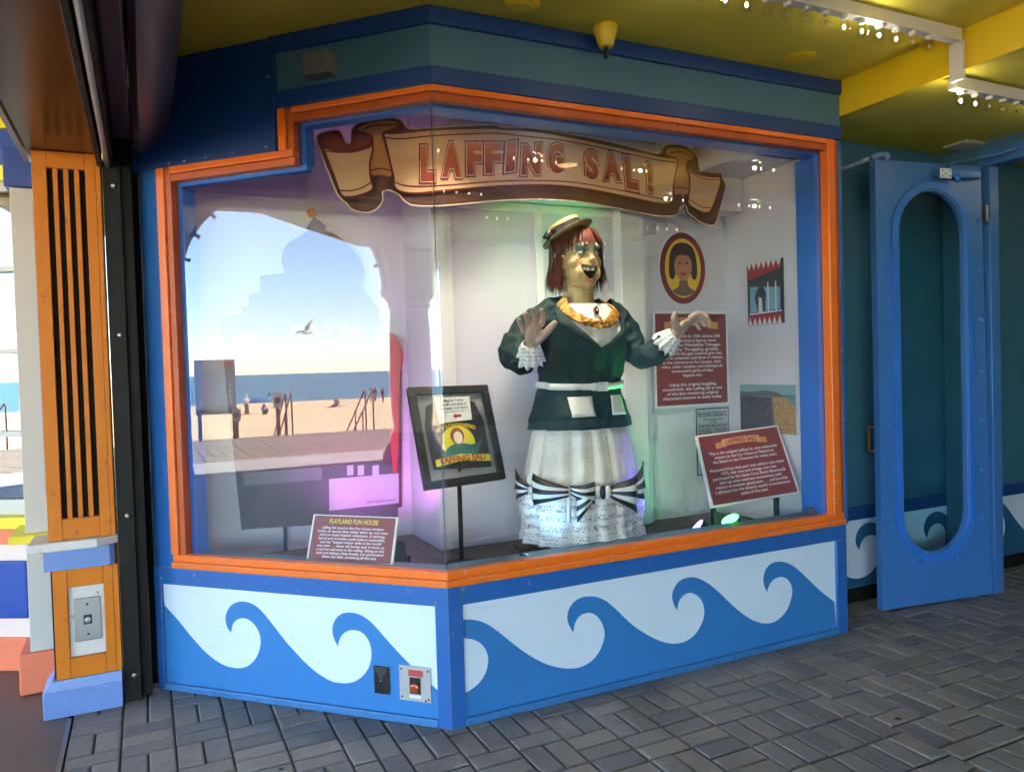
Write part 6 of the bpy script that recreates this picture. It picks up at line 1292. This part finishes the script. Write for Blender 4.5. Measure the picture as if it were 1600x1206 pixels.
# ------------------------------------------------------------------ beach furniture, people and gull (mirrored in the left window)
mat('skin', (.42, .24, .16), .6); mat('cloth_white', (.7, .7, .7), .8); mat('cloth_dark', (.05, .04, .045), .8); mat('cloth_brown', (.16, .09, .06), .8); mat('cloth_blue', (.05, .16, .30), .8); mat('cloth_red', (.5, .05, .05), .8); mat('cloth_grey', (.3, .3, .32), .8); mat('sign_grey', (.42, .42, .42), .6)
mat('post_wood', (.12, .085, .06), .8); mat('board_print', (.34, .38, .42), .5, var=.3, vscale=4)
def mir(px, py, z): return mirror(px, py, z=z)
def person(label, foot, h, shirt, trousers, face_dir=0.0, sit=False, hat=None):
    t = thing('person', label, 'person', tuple(foot)); s = h / 1.72; f = Vector(foot)
    rot = Matrix.Rotation(face_dir, 3, 'Z'); P = lambda x, y, z: f + rot @ (Vector((x, y, z)) * s)
    if not sit: J = dict(p=P(0, 0, .92), c=P(0, 0, 1.25), n=P(0, 0, 1.46), h=P(0, -.01, 1.60), ls=P(-.19, 0, 1.40), le=P(-.25, .02, 1.14), lw=P(-.22, -.10, .92), rs=P(.19, 0, 1.40), re=P(.27, .0, 1.15), rw=P(.20, -.18, 1.05), lk=P(-.10, -.02, .50), lf=P(-.11, 0, .06), rk=P(.10, -.03, .50), rf=P(.12, .02, .06))
    else: J = dict(p=P(0, 0, .12), c=P(0, .10, .42), n=P(0, .08, .64), h=P(0, .05, .78), ls=P(-.18, .09, .58), le=P(-.26, .22, .34), lw=P(-.22, .30, .06), rs=P(.18, .09, .58), re=P(.22, -.08, .40), rw=P(.12, -.28, .42), lk=P(-.12, -.42, .42), lf=P(-.12, -.72, .06), rk=P(.12, -.46, .22), rf=P(.14, -.86, .06))
    rad = dict(p=.14, c=.14, n=.06, h=.105, ls=.065, le=.048, lw=.038, rs=.065, re=.048, rw=.038, lk=.065, lf=.05, rk=.065, rf=.05)
    E_ = [('p', 'c'), ('c', 'n'), ('n', 'h'), ('n', 'ls'), ('ls', 'le'), ('le', 'lw'), ('n', 'rs'), ('rs', 're'), ('re', 'rw'), ('p', 'lk'), ('lk', 'lf'), ('p', 'rk'), ('rk', 'rf')]
    ks_ = list(J); me = bpy.data.meshes.new('body'); me.from_pydata([J[k] - f for k in ks_], [(ks_.index(a), ks_.index(b_)) for a, b_ in E_], [])
    o = bpy.data.objects.new('body', me); COL.objects.link(o); o.parent = t; ORG[o.name] = ORG[t.name]
    sk = o.modifiers.new('skin', 'SKIN'); 
    for i, k in enumerate(ks_): me.skin_vertices[0].data[i].radius = (rad[k] * s, rad[k] * s); me.skin_vertices[0].data[i].use_root = (k == 'p')
    o.modifiers.new('sub', 'SUBSURF').levels = 1; me.materials.append(MATS['skin'])
    g = MB(); g.tube([J['p'].lerp(J['c'], .1), J['c'], J['n'].lerp(J['c'], .25), J['n']], [.19 * s, .185 * s, .19 * s, .10 * s], 14); g.tube([J['n'].lerp(J['ls'], .5), J['ls'], J['le']], [.10 * s, .088 * s, .068 * s], 10); g.tube([J['n'].lerp(J['rs'], .5), J['rs'], J['re']], [.10 * s, .088 * s, .068 * s], 10); g.build('shirt', shirt, t, smooth=True)
    g = MB(); g.tube([J['p'] + (J['c'] - J['p']) * .2, J['p'], J['lk'], J['lf']], [.17 * s, .16 * s, .09 * s, .075 * s], 12); g.tube([J['p'], J['rk'], J['rf']], [.16 * s, .09 * s, .075 * s], 12); g.build('trousers', trousers, t, smooth=True)
    MB().ball(J['h'] + Vector((0, 0, .045 * s)), (.118 * s, .125 * s, .105 * s), 12, 8).build('hair' if not hat else 'hat', hat or 'cloth_dark', t, smooth=True)
def ground_at(px, py):
    z = -1.6
    for _ in range(6): p = mir(px, py, z); z = sand_z(p.x)
    return mir(px, py, z)
p1 = ground_at(385, 648); person('standing beachgoer in white shirt and pale hat near the info board', p1, 1.7, 'cloth_white', 'cloth_brown', 1.2, hat='cloth_white')
p2 = ground_at(413, 648); person('grey clad beachgoer sitting on the sand beside the standing one', p2, 1.7, 'cloth_grey', 'cloth_dark', 1.7, True)
p3 = ground_at(525, 635); person('sunbather sitting on a mat far down the beach', p3, 1.7, 'cloth_brown', 'cloth_brown', 2.2, True)
p4 = ground_at(579, 628); person('beachgoer in pale top beside the handrails', p4, 1.7, 'cloth_white', 'cloth_grey', .6)
p5 = ground_at(586, 627); person('beachgoer in dark top beside the handrails', p5, 1.75, 'cloth_dark', 'cloth_blue', -.4)
p6 = ground_at(598, 629); person('lone beachgoer in dark clothes by the mirrored column', p6, 1.72, 'cloth_dark', 'cloth_brown', .2)
p7 = ground_at(421, 628); person('distant paddler standing at the water line', p7, 1.7, 'cloth_dark', 'cloth_white', .2)
for lab, p, m_ in (('grey beach mat under the far sunbather', p3, 'cloth_grey'), ('red towel beside the standing beachgoer', p1, 'cloth_red')):
    t = thing('beach_towel', lab, 'towel', tuple(p)); MB().box(p.x - .5, p.x + .5, p.y - 1.0, p.y + 1.0, p.z + .005, p.z + .06).build('cloth', m_, t, bevel=.02)
pt_ = ground_at(404, 629); t = thing('beach_shelter', 'small blue beach shelter near the water line', 'tent', tuple(pt_)); g = MB(); g.loft([[(pt_.x + .9 * math.cos(a * .5236), pt_.y + 1.6 * k_ * 1 , pt_.z + 1.0 * (1 - abs(k_)) ** .6 * math.sin(a * .5236)) for a in range(7)] for k_ in (-.98, -.7, -.3, 0, .3, .7, .98)], False); g.build('canopy', 'cloth_blue', t, smooth=True)
# info board with twelve round pictures
BXX = -16.15
def RX(px, py): 
    r = ray(px, py); p = CAM + r * (-CAM.dot(NL) / r.dot(NL)); d = r - NL * (2 * r.dot(NL)); return p + d * ((BXX - p.x) / d.x)
a, b_ = RX(300, 563), RX(367, 638); ib = thing('info_board', 'grey information board with twelve round pictures on the deck edge', 'sign', (BXX, (a.y + b_.y) / 2, 0))
ya, yb, za, zb = min(a.y, b_.y), max(a.y, b_.y), b_.z, a.z
MB().box(BXX - .03, BXX, ya, yb, za, zb).build('board', 'board_print', ib, bevel=.004); MB().box(BXX + .001, BXX + .004, ya + .02, yb - .02, zb - .28, zb - .02).build('title_strip', 'sign_grey', ib); MB().box(BXX + .0045, BXX + .006, ya + .05, ya + .35, zb - .16, zb - .07).build('orange_title', 'salmon', ib)
MB().box(BXX - .032, BXX + .001, ya, yb, za - .12, za - .002).build('foot_rail', 'post_wood', ib)
for i in range(3):
    for j in range(4): MB().lathe([(.045, .001), (.045, .006)], (BXX, ya + .12 + i * .15, za + .16 + j * .13), 14, axis='x').build('round_picture', 'cloth_white', ib)
for i in range(6): MB().box(BXX + .001, BXX + .003, yb - .42, yb - .06, za + .08 + i * .07, za + .095 + i * .07).build('text_line', 'cloth_white', ib)
for y in (ya + .05, yb - .08): MB().box(BXX - .09, BXX - .031, y - .04, y + .04, -.02, za + .3).build('post', 'post_wood', ib, bevel=.005)
def notice(px0, px1, pyt, pyb, foot, lab):
    a, b_ = RX(px0, pyt), RX(px1, pyb); t = thing('notice_post', lab, 'sign', (BXX, (a.y + b_.y) / 2, 0)); MB().box(BXX + .0, BXX + .025, min(a.y, b_.y), max(a.y, b_.y), b_.z, a.z).build('board', 'sign_grey', t, bevel=.003)
    ym = (a.y + b_.y) / 2; MB().box(BXX - .07, BXX - .001, ym - .04, ym + .04, -.02, a.z + .02).build('post', 'post_wood', t, bevel=.004); MB().box(BXX + .026, BXX + .028, ym - .06, ym + .06, (a.z + b_.z) / 2 - .06, (a.z + b_.z) / 2 + .06).build('emblem', 'cloth_dark', t)
notice(360, 374, 639, 658, 685, 'small notice on a post below the info board'); notice(424, 439, 614, 637, 682, 'notice board on a tall post between info board and handrails')
def rail(px0, px1, lab):
    a = mir(px0, 683, 0); b_ = RX(px1, 683); t = thing('stair_handrail', lab, 'handrail', tuple(a)); y0 = RX(px0, 683).y; y1 = RX(px1, 683).y
    for y in (y0, y1): MB().tube([(-16.2, y, 0), (-16.2, y, .98), (-16.25, y, 1.02), (-18.4, y, -.20), (-18.4, y, -1.2)], .020, 8).build('tube', 'cloth_brown', t, smooth=True); MB().tube([(-17.3, y, .43), (-17.3, y, -1.1)], .018, 8).build('baluster', 'cloth_brown', t)
rail(447, 456, 'pair of stair handrails nearer the notice board'); rail(572, 584, 'pair of stair handrails nearer the mirrored column')
# gull gliding over the beach
gp_ = mirror(480, 520, dist=34); gl = thing('gull', 'white and grey gull gliding above the sand', 'bird', tuple(gp_)); mat('gull_white', (.75, .74, .72), .7); mat('gull_grey', (.16, .14, .13), .7)
MB().tube([gp_ + Vector((0, .30, .0)), gp_ + Vector((0, .16, .0)), gp_, gp_ + Vector((0, -.2, .03)), gp_ + Vector((0, -.38, .04))], [.03, .075, .085, .05, .015], 12).build('body', 'gull_white', gl, smooth=True)
def wing(pts, ch):
    mb = MB(); vs = []
    for p, c_ in zip(pts, ch): vs += [gp_ + Vector(p) + Vector((0, c_ / 2, 0)), gp_ + Vector(p) + Vector((0, 0, .02)), gp_ + Vector(p) - Vector((0, c_ / 2, 0)), gp_ + Vector(p) - Vector((0, 0, .005))]
    n_ = len(pts); return mb.add(vs, [(4 * i + j, 4 * i + (j + 1) % 4, 4 * i + 4 + (j + 1) % 4, 4 * i + 4 + j) for i in range(n_ - 1) for j in range(4)])
wing([(.02, 0, .04), (.0, .02, .22), (.06, -.04, .40), (.10, -.22, .62)], [.24, .22, .17, .03]).build('wing', 'gull_white', gl, smooth=True); wing([(-.02, 0, .04), (-.2, .22, .10), (-.36, .40, .04), (-.5, .56, -.04)], [.24, .22, .16, .03]).build('wing', 'gull_grey', gl, smooth=True)
